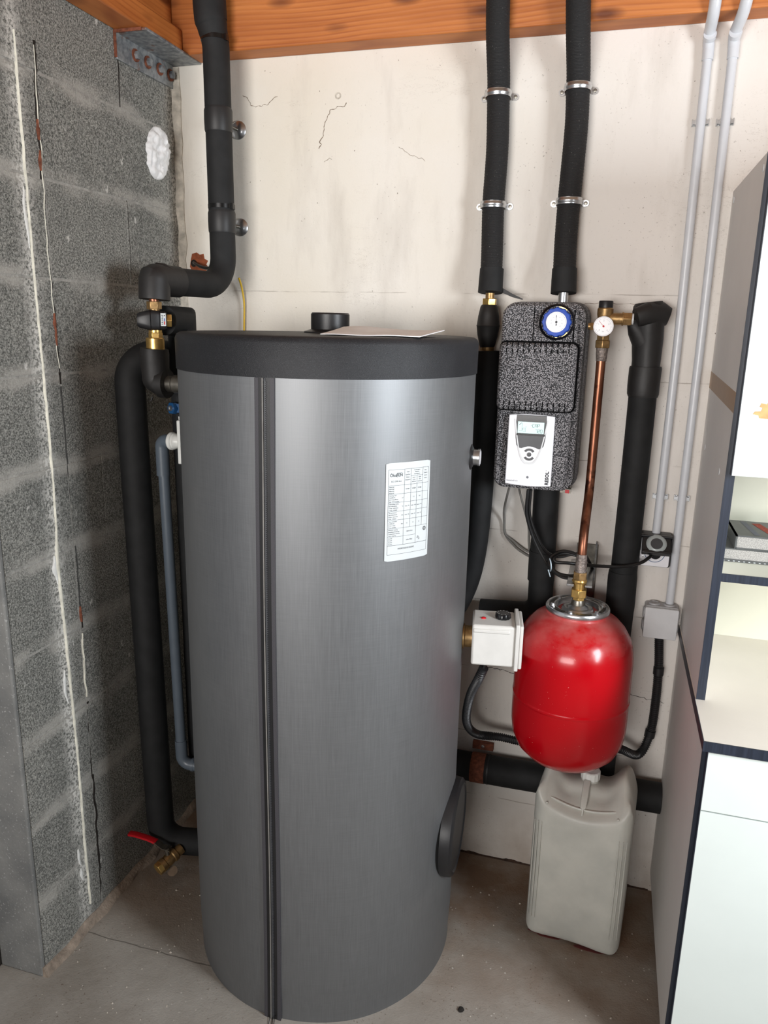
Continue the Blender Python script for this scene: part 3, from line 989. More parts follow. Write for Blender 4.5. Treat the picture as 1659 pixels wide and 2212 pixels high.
c = Vector((TX - TR + .012, TY, 1.402))                            # outlet stub on the left
ob = part('outlet_stub', MB().lathe([(0, 0), (.018, 0), (.018, .055), (.022, .055), (.022, .075), (.019, .079), (.019, .11), (0, .11)], c, (-1, 0, 0), 24), 'steel_dark', tank, label='tarnished metal outlet stub')
d = Vector((-math.cos(.30), math.sin(.30), 0))
c = Vector((TX, TY, .776)) + d * (TR - .004)
part('brass_plug', MB().lathe([(0, 0), (.014, 0), (.014, .03), (.0105, .03), (.0105, .042), (0, .042)], c, d, 6), 'brass_dull', tank)
m = MB()
for (u, dz, l) in ((-.004, .004, .025), (.003, .002, .02), (.008, .004, .016)):
    f = cyl_map(ZA, TR, 0)
    m.tube([f(u - .002, .012, .003), f(u - .003, dz, .006), f(u - .004 + l * .3, .002, .004 + l)], .0007, 6)
part('loose_thread', m, 'tie', tank)

# sheet of paper lying on the lid
rings = []
for i in range(17):
    q = i / 16
    row_t, row_b = [], []
    for k in range(9):
        p = k / 8
        # bilinear sheet, back edge slightly lifted, left corner curled
        x = (.652 + .188 * q) * (1 - p) + (.640 + .215 * q) * p
        y = (-.600 + .030 * q) * (1 - p) + (-.430 + .010 * q) * p
        z = 1.5306 + .0100 * p + .0022 * math.sin(q * 7.0) * p + .003 * p * p * (1 - q) + .0006 * math.sin(q * 11)
        row_t.append((x, y, z + .0016))
        row_b.append((x, y, z))
    rings.append(row_t + row_b[::-1])
single('paper_leaflet', MB().loft(rings), 'paper', 'folded white paper leaflet lying on the black tank lid', 'paper', (.75, -.45, 1.531))

# ------------------------------------------------------------------ immersion heater head on the tank
ih = thing('immersion_heater', 'white boxy heater head with black knob screwed into the side of the tank', 'heater', (.975, -.31, .82))
dx = Vector((math.cos(.16), math.sin(.16), 0))
dy = Vector((-dx.y, dx.x, 0))
hc = Vector((TX, TY, .838)) + dx * (TR - .001) - dy * .006
part('brass_collar', MB().lathe([(0, 0), (.030, 0), (.030, .004), (.026, .006), (.026, .024), (0, .024)], hc, dx, 28), 'brass_dull', ih)
ax = (dx, dy, Z3)
part('housing', MB().obox(hc + dx * .0715, ax, .0495, .050, .050), 'white_plastic', ih, bevel=.005)
part('housing_ridge', MB().obox(hc + dx * .066 - dy * .045 + Z3 * .0365, ax, .042, .008, .005), 'white_plastic', ih, bevel=.003)
cv = part('cover', MB().obox(hc + dx * .125, ax, .0046, .055, .057), 'white_plastic', ih, bevel=.002)
part('cover', MB().obox(hc + dx * .1338, ax, .0042, .051, .053), 'white_plastic', ih, bevel=.003)
kc = hc + dx * .092 + Z3 * .0495 + dy * .004
kn = part('knob', MB().lathe([(0, 0), (.0165, 0), (.0185, .003), (.0175, .012), (.0165, .0135), (0, .014)], kc, n=48, lobes=12, amp=.03), 'black_gloss', ih, label='black ribbed knob')
m = MB()
for k in range(9):
    a = .4 + k * .6
    put_line(m, kc.x + .0115 * math.cos(a), kc.y + .0115 * math.sin(a), kc.x + .0145 * math.cos(a), kc.y + .0145 * math.sin(a), .0012, lambda u, v: (u, v, kc.z + .0143))
part('knob_marks', m, 'dial', kn)
part('indicator_lamp', MB().lathe([(0, 0), (.0062, 0), (.0058, .002), (.0035, .0035), (0, .004)], hc + dx * .047 + Z3 * .0495 - dy * .006, n=18), 'red_plastic', ih, label='red indicator lamp')
gc = hc + dx * .056 - Z3 * .050
part('cable_gland', MB().lathe([(0, 0), (.011, 0), (.011, .003), (.0085, .004), (.008, .010), (0, .010)], gc, (0, 0, -1), 20), 'white_plastic', ih)
single('heater_cable', MB().tube(smooth_path([gc - Z3 * .009, gc - Z3 * .022, gc - Z3 * .034 - dx * .004], 6), .0042, 10), 'cable', 'short black cable between the white heater head and its corrugated conduit', 'cable', gc - Z3 * .02)

# corrugated conduit: heater head, behind the red vessel, up to the junction box
g = gc - Z3 * .028 - dx * .002
p1 = smooth_path([g, g + Vector((-.012, .012, -.035)), (.918, -.235, .635), (.905, -.180, .535), (.925, -.120, .470), (.985, -.085, .452), (1.10, -.098, .456), (1.22, -.104, .488), (1.295, -.102, .486),
                  (1.350, -.055, .452), (1.376, -.024, .505), (1.380, -.024, .60), (1.378, -.024, .69), (1.372, -.026, .76), (1.369, -.026, .790)], 16)
pts = resample(p1, .0014)
rad = [(.0098 if (i // 2) % 2 else .0116) for i in range(len(pts))]
ct = single('corrugated_conduit', MB().tube(pts, rad, 14), 'black_plastic', 'black corrugated conduit curving from the white heater head to the grey junction box', 'conduit', (1.1, -.04, .44), angle=20)
for z, tl in ((.685, 0), (.500, .12)):
    c = Vector((1.3785, -.024, z)) if z > .6 else Vector((1.3755, -.024, .502))
    o = part('conduit_sleeve', MB().tube([c - Z3 * .010 - X3 * tl * .008, c + Z3 * .010 + X3 * tl * .008], .0136, 18), 'black_plastic', None)
    for v in o.data.vertices:
        v.co -= Vector(ct.location)
    o.parent = ct

# ------------------------------------------------------------------ red expansion vessel
VX, VY = 1.163, -.196
ev = thing('expansion_vessel', 'glossy red expansion vessel hanging from a steel bracket on the white wall', 'vessel', (VX, VY, .46))
prof = [(0, .487), (.035, .488), (.070, .494), (.100, .508), (.123, .532), (.136, .562), (.1405, .592), (.1410, .61), (.1410, .655), (.1410, .666), (.1413, .668), (.1419, .6695), (.1422, .672), (.1419, .6745), (.1413, .676), (.1410, .678), (.1410, .69), (.1410, .74), (.1410, .765),
        (.1402, .785), (.1375, .805), (.131, .827), (.117, .851), (.101, .868), (.084, .879), (.0755, .883), (.0745, .884), (.0740, .891), (0, .891)]
part('shell', MB().lathe(prof, (VX, VY, 0), n=96), 'red', ev, angle=50)
fz = .889
fl = part('flange', MB().lathe([(0, fz), (.0735, fz), (.0755, fz + .002), (.0760, fz + .009), (.0735, fz + .013), (.0700, fz + .0125), (.0660, fz + .009), (.0630, fz + .0115), (.0560, fz + .0125), (.0500, fz + .010), (.0460, fz + .002), (.0390, fz + .001),
                          (.0360, fz + .008), (.0300, fz + .010), (.0250, fz + .007), (.0200, fz + .012), (.0160, fz + .016), (0, fz + .016)], (VX, VY, 0), n=64), 'zinc', ev, angle=50, label='shiny ribbed metal flange')
for k in range(6):
    a = 2 * PI * k / 6 + .28
    c = Vector((VX + .0615 * math.cos(a), VY + .0615 * math.sin(a), fz + .0112))
    part('flange_bolt', MB().lathe([(0, 0), (.0065, 0), (.0065, .0015), (0, .0015)], c, n=16).hexa(c + Z3 * .001, c + Z3 * .0065, .0048), 'zinc', fl)
for k in range(6):
    a = 2 * PI * k / 6 + .28 + PI / 6
    m = MB()
    for j in range(5):
        b0, b1 = a - .30 + j * .12, a - .18 + j * .12
        q = lambda r, b, h: (VX + r * math.cos(b), VY + r * math.sin(b), fz + h)
        m.add([q(.0650, b0, .0120), q(.0575, b0, .0132), q(.0575, b1, .0132), q(.0650, b1, .0120)], [(0, 1, 2, 3)])
    part('flange_slot', m, 'steel_dark', fl)
nk = part('neck', MB().lathe([(0, fz + .012), (.017, fz + .012), (.0165, fz + .022), (.0145, fz + .028), (0, fz + .028)], (VX, VY, 0), n=24), 'steel_dark', ev)

# brass coupling + copper line from the vessel up to the safety group
cz = .913
vc = thing('vessel_coupling', 'brass coupling joining the copper pipe to the top of the red vessel', 'fitting', (VX - .001, VY, cz))
part('lower_nut', MB().hexa((VX, VY, cz), (VX, VY, cz + .012), .0150), 'brass', vc, bevel=.001)
part('union_nut', MB().hexa((VX - .0005, VY, cz + .011), (VX - .0005, VY, cz + .031), .0200), 'brass', vc, bevel=.0015)
part('coupling_body', MB().lathe([(0, .030), (.0125, .030), (.0125, .046), (.0165, .047), (.0180, .051), (.0165, .055), (.0130, .056), (0, .056)], (VX - .001, VY, cz), n=24), 'brass', vc)
part('upper_nut', MB().hexa((VX - .001, VY, cz + .055), (VX - .001, VY, cz + .074), .0175), 'brass_dull', vc, bevel=.0012)
cp = thing('copper_pipe', 'aged copper pipe running down the white wall to the red vessel', 'pipe', (1.166, -.10, 1.25))
ztop = 1.512
pp = fillet([(VX - .001, VY, cz + .073), (VX - .001, VY, 1.075), (1.165, -.098, 1.1630), (1.1655, -.098, ztop)], [.10, .10], 8)
part('tube', MB().tube(pp, .0108, 20), 'copper', cp)
part('solder_joint', MB().tube([(VX - .001, VY, cz + .073), (VX - .001, VY, cz + .090), (VX - .001, VY, cz + .118)], [.0140, .0136, .0126], 20, wob=.0016), 'solder', cp, label='crusty solder joint')
part('solder_joint', MB().tube([(1.1655, -.098, ztop + .004), (1.1655, -.098, ztop - .016), (1.1655, -.098, ztop - .034)], [.0135, .0130, .0120], 20, wob=.0014, seed=3), 'solder', cp, label='crusty solder joint')

# steel wall bracket behind the coupling
wbk = thing('wall_bracket', 'steel wall bracket holding the brass coupling above the red vessel', 'bracket', (VX + .01, -.1, .94))
part('fork_plate', MB().box(VX - .030, VX - .0135, VY - .016, -.004, cz + .0405, cz + .0455).box(VX + .0125, VX + .029, VY - .016, -.004, cz + .0405, cz + .0455), 'zinc', wbk, bevel=.0008)
part('web_plate', MB().prism([(-.150, .0), (-.004, .0), (-.004, .06), (-.03, .055)], (VX + .030, 0, cz + .040), Y3, Z3, X3, -.001, .003), 'galv', wbk)
part('back_plate', MB().box(VX - .018, VX + .036, -.006, -.0012, .845, 1.005), 'steel_dark', wbk, bevel=.001)

# ------------------------------------------------------------------ safety group on the copper pipe
SX, SY = 1.1655, -.098
sg = thing('safety_valve', 'brass safety valve with white pressure gauge and black cap, atop the copper pipe', 'valve', (SX, SY, 1.55))
part('union_nut', MB().hexa((SX, SY, 1.508), (SX, SY, 1.526), .0185), 'brass_dull', sg, bevel=.0015)
part('lower_hex', MB().hexa((SX, SY, 1.525), (SX, SY, 1.540), .0155), 'brass_dull', sg, bevel=.0015)
part('valve_body', MB().lathe([(0, 1.538), (.0150, 1.538), (.0160, 1.550), (.0155, 1.572), (.0172, 1.580), (.0180, 1.585), (.0180, 1.597), (.0150, 1.600), (0, 1.600)], (SX, SY, 0), n=28).cyl((SX, SY, 1.575), (SX + .040, SY, 1.575), .0138), 'brass_dull', sg)
part('outlet_nut', MB().cyl((SX + .038, SY, 1.575), (SX + .042, SY, 1.575), .0155).hexa((SX + .041, SY, 1.575), (SX + .060, SY, 1.575), .0160), 'brass_dull', sg, bevel=.001)
part('outlet_washer', MB().cyl((SX + .060, SY, 1.575), (SX + .064, SY, 1.575), .0125), 'white_lip', sg)
part('cap', MB().lathe([(0, 1.599), (.0158, 1.599), (.0158, 1.613), (.0148, 1.615), (0, 1.615)], (SX, SY, 0), n=32, lobes=16, amp=.02), 'black_plastic', sg, label='black screw cap')
part('side_plug', MB().cyl((SX - .014, SY, 1.557), (SX - .036, SY, 1.557), .0075).hexa((SX - .024, SY, 1.557), (SX - .031, SY, 1.557), .0095), 'brass_dull', sg)
GY = SY - .018
gx, gz = SX - .0010, 1.5575
pg = part('pressure_gauge', MB().lathe([(0, 0), (.010, 0), (.010, .006), (.0222, .008), (.0228, .020), (.0222, .022), (.0205, .022), (.0200, .0205), (0, .0205)], (gx, GY + .004, gz), (0, -1, 0), 40), 'controller_white', sg)
fy = GY + .004 - .0208
part('gauge_dial', MB().lathe([(0, 0), (.0198, 0), (.0198, .0003), (0, .0004)], (gx, fy, gz), (0, -1, 0), 36), 'dial', pg)
gm = lambda u, v: (gx + u, fy - .0008, gz + v)
m = MB()
for k in range(29):
    a = math.radians(225 - 270 * k / 28)
    r0 = .0160 if k % 7 else .0148
    put_line(m, r0 * math.cos(a), r0 * math.sin(a), .0178 * math.cos(a), .0178 * math.sin(a), .0004, gm)
for k, s in enumerate('01234'):
    a = math.radians(225 - 270 * k / 4)
    put_text(m, s, .0044, .0122 * math.cos(a), .0122 * math.sin(a), gm)
put_text(m, 'bar', .0034, 0, -.0115, gm)
part('gauge_print', m, 'ink_grey', pg)
m = MB()
a = math.radians(132)
put_line(m, -.003 * math.cos(a), -.003 * math.sin(a), .0165 * math.cos(a), .0165 * math.sin(a), .0007, lambda u, v: (gx + u, fy - .0012, gz + v))
m.lathe([(0, 0), (.0024, 0), (.0024, .0008), (0, .0012)], (gx, fy - .0006, gz), (0, -1, 0), 16)
part('gauge_needle', m, 'ink_red', pg, label='red needle')

# ------------------------------------------------------------------ black insulated pipes on the right
RX, RY = 1.268, -.050
ip = thing('insulated_pipe', 'thick black insulated pipe standing right of the copper pipe, capped by a wrapped elbow', 'pipe', (RX, RY, .95))
part('insulation', MB().tube(smooth_path([(RX - .006, RY, .372), (RX - .004, RY, .7), (RX - .002, RY, .95), (RX, RY, 1.22), (RX, RY, 1.45)], 8), .0325, 28), 'foam', ip)
part('lower_sleeve', MB().tube(smooth_path([(RX - .004, RY, .78), (RX - .003, RY, .86), (RX - .004, RY, .955)], 6), [.0352] * 6 + [.036] * 6 + [.0345], 28), 'foam', ip)
part('upper_sleeve', MB().tube([(RX, RY, 1.395), (RX, RY, 1.402), (RX, RY, 1.42), (RX, RY, 1.462), (RX, RY, 1.467)], [.0345, .0368, .0372, .0372, .0360], 28, wob=.0012), 'foam_wrap', ip)
ew = part('elbow_wrap', MB().tube([(RX, RY, 1.44), (RX - .001, RY, 1.48), (RX - .002, RY, 1.53), (RX - .005, RY - .004, 1.560), (RX - .006, RY - .004, 1.585), (RX - .006, RY - .004, 1.606), (RX - .007, RY - .004, 1.614)],
                             [.0325, .0325, .0340, .0360, .0365, .0340, .0290], 28, wob=.0035), 'foam_wrap', ip)
part('elbow_flap', MB().tube([(RX + .002, RY, 1.50), (RX - .012, RY - .006, 1.530), (RX - .026, RY - .014, 1.553), (RX - .040, RY - .022, 1.571)], [.026, .028, .024, .016], 16, wob=.005), 'foam_wrap', ip)
part('elbow_flap', MB().tube([(RX - .034, SY + .012, 1.580), (RX - .010, SY + .018, 1.588), (RX + .020, RY, 1.588), (RX + .040, RY + .002, 1.583)], [.022, .027, .027, .020], 18, wob=.004, seed=5), 'foam_wrap', ip)

lp = thing('insulated_pipe', 'black insulated pipe running from the pump casing down behind the red vessel', 'pipe', (1.062, -.055, .95))
part('insulation', MB().tube(fillet([(1.058, -.042, 1.1632), (1.061, -.042, .95), (1.063, -.042, .806), (.905, -.042, .798)], [.02, .045], 8), .0325, 26), 'foam', lp)
part('lower_sleeve', MB().tube([(1.0605, -.042, .905), (1.060, -.042, .94), (1.060, -.042, .985)], .0348, 26), 'foam', lp)

up = thing('insulated_pipe', 'black insulated pipe dropping behind the right side of the tank under the barrel coupling', 'pipe', (.894, -.062, 1.2))
part('insulation', MB().tube(smooth_path([(.889, -.062, 1.490), (.894, -.062, 1.35), (.893, -.062, 1.1), (.880, -.064, .93), (.846, -.064, .82), (.80, -.048, .77), (.755, -.036, .74)], 8), .0300, 26), 'foam', up)
part('upper_sleeve', MB().tube([(.889, -.062, 1.492), (.8905, -.062, 1.452)], .0315, 26), 'foam', up)

bc = thing('barrel_coupling', 'black rubber barrel-shaped coupling below the left ribbed pipe', 'coupling', (.888, -.060, 1.55))
part('barrel', MB().lathe([(0, 1.499), (.0165, 1.499), (.0190, 1.505), (.0255, 1.530), (.0285, 1.552), (.0292, 1.553), (.0280, 1.556), (.0260, 1.575), (.0215, 1.598), (.0185, 1.603), (0, 1.603)], (.8885, -.060, 0), n=32), 'foam_wrap', bc)
part('brass_nut', MB().hexa((.889, -.060, 1.600), (.889, -.060, 1.618), .0185), 'brass', bc, bevel=.0015)
part('copper_stub', MB().cyl((.889, -.060, 1.493), (.889, -.060, 1.502), .0175), 'brass_dull', bc)
part('copper_stub', MB().cyl((.889, -.060, 1.615), (.889, -.060, 1.631), .011), 'brass_dull', bc)

for (nm, path, cuff, lab) in (('a', [(.876, -.112, 2.50), (.879, -.106, 2.30), (.880, -.094, 2.20), (.880, -.044, 2.115), (.880, -.034, 2.08), (.884, -.034, 1.96), (.8815, -.034, 1.84), (.885, -.040, 1.74), (.889, -.056, 1.66), (.889, -.060, 1.632)], 1.690,
                               'left ribbed black insulated pipe on the white wall, above the barrel coupling'),
                              ('b', [(1.046, -.112, 2.50), (1.050, -.106, 2.30), (1.055, -.094, 2.20), (1.060, -.044, 2.118), (1.061, -.034, 2.084), (1.064, -.034, 2.0), (1.060, -.034, 1.84), (1.060, -.040, 1.74), (1.064, -.062, 1.66), (1.065, -.066, 1.632)], 1.686,
                               'right ribbed black insulated pipe on the white wall, entering the pump casing')):
    t = thing('ribbed_pipe', lab, 'pipe', path[6])
    P = resample(smooth_path(path, 12), .0035)
    part('sleeve', MB().tube(P, [.0262 + (.0005 if i % 2 else 0) for i in range(len(P))], 28), 'braid', t, angle=60)
    e = Vector(path[-1])
    b0 = Vector(path[-2])
    part('cuff', MB().tube([e, e + (b0 - e) * 1.0, (e + (b0 - e) * 2.0)], [.0300, .0296, .0290], 28), 'foam', t, label='smooth black cuff')
    if nm == 'b':
        part('union', MB().cyl(e + Z3 * .004, (e.x, e.y, 1.602), .012), 'zinc', t)
    else:
        part('cuff_tongue', MB().prism([(0, 0), (.03, -.012), (.055, -.018), (.055, -.015), (.03, -.004), (0, .012)], (e.x + .024, e.y + .01, e.z + .002), X3, Z3, -Y3, 0, .003), 'foam_wrap', t)


# saddle clamps on the ribbed pipes
def clamp(px, pz, lab, R=.0290, py=-.034, tilt=0):
    t = thing('pipe_clamp', lab, 'clamp', (px, -.002, pz), 'zinc saddle clamps on the ribbed pipes')
    rg = []
    for k in range(21):
        a = PI * k / 20
        row = []
        for (dr, dz) in ((0, -.0075), (.0012, -.0075), (.0012, -.004), (.0026, -.002), (.0026, .002), (.0012, .004), (.0012, .0075), (0, .0075)):
            r = R + dr
            row.append((px + r * math.cos(a), py - r * math.sin(a), pz + dz + tilt * math.cos(a)))
        rg.append(row)
    part('band', MB().loft(rg), 'zinc', t)
    for s in (-1, 1):
        m = MB().box(px + s * R - (0 if s > 0 else .0012), px + s * R + (.0012 if s > 0 else 0), py, -.0045, pz - .0075 + s * tilt, pz + .0075 + s * tilt)
        m.prism(rrect(.017, .015, .0072, 5), (px + s * (R + .0075), 0, pz + s * tilt), X3, Z3, -Y3, .0030, .0046)
        ear = part('ear', m, 'zinc', t)
        sx = px + s * (R + .0085)
        m = MB().lathe([(0, .0046), (.0045, .0046), (.0040, .0072), (0, .0078)], (sx, 0, pz + s * tilt), (0, -1, 0), 14)
        part('screw', m, 'steel_dark', ear)


clamp(.879, 2.0805, 'zinc saddle clamp on the left ribbed pipe, upper one')
clamp(.8805, 1.837, 'zinc saddle clamp on the left ribbed pipe, lower one')
clamp(1.0610, 2.084, 'zinc saddle clamp on the right ribbed pipe, upper one')
clamp(1.0600, 1.841, 'zinc saddle clamp on the right ribbed pipe, lower one')

# ------------------------------------------------------------------ solar pump station
PX0, PX1, PZ0, PZ1 = .934, 1.118, 1.168, 1.606
ps = thing('pump_station', 'black pebbled pump casing with blue thermometer knob, fixed on the white wall', 'pump', (1.026, -.08, 1.39))
cx, cz_ = (PX0 + PX1) / 2, (PZ0 + PZ1) / 2
W_, H_ = PX1 - PX0, PZ1 - PZ0
part('back_shell', MB().prism(rrect(W_ + .014, H_ + .008, .034, 6), (cx + .008, 0, cz_ + .001), X3, Z3, -Y3, .030, .092), 'shell_side', ps, bevel=.004)
part('middle_shell', MB().prism(rrect(W_ + .006, H_ + .004, .032, 6), (cx + .003, 0, cz_), X3, Z3, -Y3, .090, .138), 'shell', ps, bevel=.006)
part('seam_strip', MB().prism(rrect(W_ + .0075, H_ + .0055, .033, 6), (cx + .003, 0, cz_), X3, Z3, -Y3, .118, .124), 'black_plastic', ps)
part('front_shell', MB().prism(rrect(W_ - .010, H_ - .004, .028, 6), (cx - .003, 0, cz_), X3, Z3, -Y3, .136, .160), 'shell', ps, bevel=.006)
part('panel_seam', MB().box(1.0085, 1.0105, -.1606, -.1585, 1.512, 1.598), 'slot', ps)
part('panel_seam', MB().box(PX1 - .019, PX1 - .016, -.1606, -.1585, 1.50, 1.592), 'slot', ps)
# projecting motor cover with vent slots
mz0, mz1 = 1.362, 1.517
mx0, mx1 = .936, 1.113
mc = part('motor_cover', MB().prism(rrect(mx1 - mx0, mz1 - mz0, .014, 5), ((mx0 + mx1) / 2, 0, (mz0 + mz1) / 2), X3, Z3, -Y3, .150, .186), 'shell', ps, bevel=.010, seg=3)
for k in range(12):
    x = mx0 + .018 + k * (mx1 - mx0 - .036) / 11
    part('vent_slot', MB().box(x - .0012, x + .0012, -.1858, -.166, mz1 - .014, mz1 + .0008).box(x - .0012, x + .0012, -.1863, -.185, mz1 - .022, mz1 - .013), 'slot', mc)
    part('vent_slot', MB().box(x - .0012, x + .0012, -.1858, -.166, mz0 - .0008, mz0 + .012).box(x - .0012, x + .0012, -.1863, -.185, mz0 + .011, mz0 + .021), 'slot', mc)
part('cover_shadow_gap', MB().prism(rrect(mx1 - mx0 + .006, mz1 - mz0 + .008, .016, 5), ((mx0 + mx1) / 2 + .001, 0, (mz0 + mz1) / 2), X3, Z3, -Y3, .148, .1615), 'slot', ps)
# recessed panel that carries the controller
part('controller_panel', MB().prism(rrect(.164, .172, .010, 4), (1.0240, 0, 1.2655), X3, Z3, -Y3, .155, .1622), 'shell', ps, bevel=.001)
# thermometer knob
kx, kz = 1.0615, 1.5645
part('knob_recess', MB().lathe([(0, .1585), (.0405, .1585), (.0405, .1615), (.0375, .1635), (.0355, .1612), (.0352, .1596), (0, .1596)], (kx, 0, kz), (0, -1, 0), 48), 'black_gloss', ps, label='glossy black ring around the blue knob')
m = MB()
for a0, a1 in ((.9, 1.5), (-1.15, -.75), (-1.62, -1.5)):
    for k in range(6):
        a, b = a0 + (a1 - a0) * k / 6, a0 + (a1 - a0) * (k + 1) / 6
        m.add([(kx + r * math.cos(c_), -.1602, kz + r * math.sin(c_)) for r, c_ in ((.0322, a), (.0348, a), (.0348, b), (.0322, b))], [(0, 1, 2, 3)])
part('brass_glint', m, 'brass', ps, label='brass visible behind the knob')
bk = part('thermometer_knob', MB().lathe([(0, .1595), (.0315, .1595), (.0325, .166), (.0322, .175), (.0305, .178), (.0238, .1785), (0, .1785)], (kx, 0, kz), (0, -1, 0), 96, lobes=12, amp=.035), 'blue', ps, label='blue scalloped knob')
part('dial_rim', MB().lathe([(.0, .178), (.0232, .178), (.0228, .1815), (.0205, .1815), (.0200, .1800), (0, .1800)], (kx, 0, kz), (0, -1, 0), 48), 'white_lip', bk)
part('dial', MB().lathe([(0, .1798), (.0199, .1798), (.0199, .1802), (0, .1803)], (kx, 0, kz), (0, -1, 0), 40), 'dial', bk)
m = MB()
dm = lambda u, v: (kx + u, -.1807, kz + v)
for k in range(33):
    a = math.radians(228 - 276 * k / 32)
    r0 = .0152 if k % 4 else .0142
    put_line(m, r0 * math.cos(a), r0 * math.sin(a), .0172 * math.cos(a), .0172 * math.sin(a), .0004, dm)
for k, s in enumerate(('0', '20', '40', '60', '80', '100', '120', '140', '160')):
    a = math.radians(228 - 276 * k / 8)
    put_text(m, s, .0036, .0118 * math.cos(a), .0118 * math.sin(a), dm)
part('dial_print', m, 'ink_grey', bk)
m = MB()
pm = lambda u, v: (kx + u, -.1812, kz + v)
a = math.radians(93)
put_line(m, 0, 0, .0160 * math.cos(a), .0160 * math.sin(a), .0009, pm)
put_line(m, 0, 0, -.0058 * math.cos(a), -.0058 * math.sin(a), .0014, pm)
m.lathe([(0, 0), (.0026, 0), (.0026, .0008), (0, .0010)], (kx, -.1806, kz), (0, -1, 0), 18)
m.lathe([(0, 0), (.0026, 0), (.0026, .0008), (0, .0010)], (kx + .0003, -.1806, kz - .0062), (0, -1, 0), 3)
part('dial_pointer', m, 'ink', bk)
part('valve_stub', MB().cyl((1.106, -.06, 1.170), (1.106, -.06, 1.152), .012).box(1.094, 1.120, -.075, -.050, 1.150, 1.160), 'steel_dark', ps)
part('valve_slot', MB().box(1.106, 1.116, -.0775, -.0745, 1.150, 1.159), 'red_plastic', ps)

# ------------------------------------------------------------------ solar controller
sx0, sx1, sz0, sz1 = .966, 1.0755, 1.181, 1.3525
sc_x, sc_z = (sx0 + sx1) / 2, (sz0 + sz1) / 2
ctl = thing('solar_controller', 'white solar controller with lit display, set in the lower part of the pump casing', 'controller', (sc_x, -.165, sc_z))
o = []
for k in range(9):                                                  # bowed bottom and top edges
    s = -1 + k / 4
    o.append((s * .0545, -.0835 - .0035 * (1 - s * s)))
for k in range(9):
    s = 1 - k / 4
    o.append((s * .0535, .0830 + .0030 * (1 - s * s)))
part('housing', MB().prism(o, (sc_x, 0, sc_z), X3, Z3, -Y3, .1625, .174), 'controller_white', ctl, bevel=.002)
# raised parabolic rim round the screen and the buttons
Yf = .1742


def u_shape(w0, top, bot, n=24):
    L = []
    for k in range(n + 1):
        s = -1 + 2 * k / n
        L.append((w0 * math.copysign(abs(s) ** .8, s), bot + (top - bot) * abs(s) ** 2.3))
    return L


outer, inner = u_shape(.0395, .074, -.0335), u_shape(.0365, .074, -.0290)
m = MB()
n = len(outer)
for k in range(n - 1):
    q = [outer[k], outer[k + 1], inner[k + 1], inner[k]]
    vs = [(sc_x + u, -Yf + .001, sc_z + v) for u, v in q] + [(sc_x + u, -Yf - .0016, sc_z + v) for u, v in q]
    m.add(vs, [(4, 5, 6, 7), (0, 1, 5, 4), (2, 3, 7, 6)])
part('rim', m, 'white_lip', ctl, angle=60)
o = [(-.0345, .084), (-.0360, .060), (-.0350, .030), (-.0318, .012), (-.0270, .0055), (-.0200, .0045), (-.0130, .0075), (-.006, .0095), (0, .0100), (.006, .0095), (.0130, .0075), (.0200, .0045), (.0270, .0055), (.0318, .012), (.0350, .030), (.0360, .060), (.0345, .084)]
scr = part('screen_surround', MB().prism(o[::-1], (sc_x, 0, sc_z), X3, Z3, -Y3, .172, .1752), 'dark_grey', ctl, bevel=.001, label='dark screen surround')
ox, oz = sc_x - .0005, sc_z + .0545
part('surround_top', MB().box(sc_x - .034, sc_x + .034, -.1760, -.173, oz + .014, sc_z + .083).box(sc_x - .033, sc_x + .033, -.1758, -.173, oz - .019, oz - .0142), 'black_gloss', scr)
dsp = part('display', MB().box(ox - .0305, ox + .0305, -.1758, -.1735, oz - .0135, oz + .0135), 'lcd', scr, label='pale green lit display')
lm2 = lambda u, v: (ox + u, -.1762, oz + v)
SEG = {'C': 'afed', 'A': 'abcefg', 'P': 'abefg', '7': 'abc', '2': 'abged', '0': 'abcdef'}
GEO = {'a': (0, 1, 1, 1), 'b': (1, 1, 1, .5), 'c': (1, .5, 1, 0), 'd': (0, 0, 1, 0), 'e': (0, .5, 0, 0), 'f': (0, 1, 0, .5), 'g': (0, .5, 1, .5)}
m = MB()
for s, u, v in (('C', .004, .0015), ('A', .0098, .0015), ('P', .0156, .0015), ('7', .0110, -.0110), ('2', .0168, -.0110), ('0', .0226, -.0110)):
    for g_ in SEG[s]:
        a0, b0, a1, b1 = GEO[g_]
        put_line(m, u + a0 * .0042, v + b0 * .0076, u + a1 * .0042, v + b1 * .0076, .0007, lm2)
part('display_text', m, 'ink', dsp)
m = MB()
for q in ((-.0275, .0055, -.0225, .0105, .0012), (-.0205, .0105, -.0205, -.0085, .0006), (-.028, -.0085, -.0205, -.0085, .0006), (-.0185, -.001, -.0185, -.0065, .0006), (-.0185, -.001, -.0125, -.001, .0006), (-.0125, -.001, -.0125, -.0095, .0006),
          (-.0185, -.0095, -.0125, -.0095, .0006), (-.0170, -.0055, -.0140, -.0055, .0006), (-.0205, -.004, -.0185, -.004, .0006), (-.0225, .0105, -.0205, .0105, .0006), (-.0095, .002, -.0125, .001, .0006), (-.0005, .0062, .003, .0062, .0006)):
    put_line(m, *q, lm2)
part('display_pictogram', m, 'ink_grey', dsp)
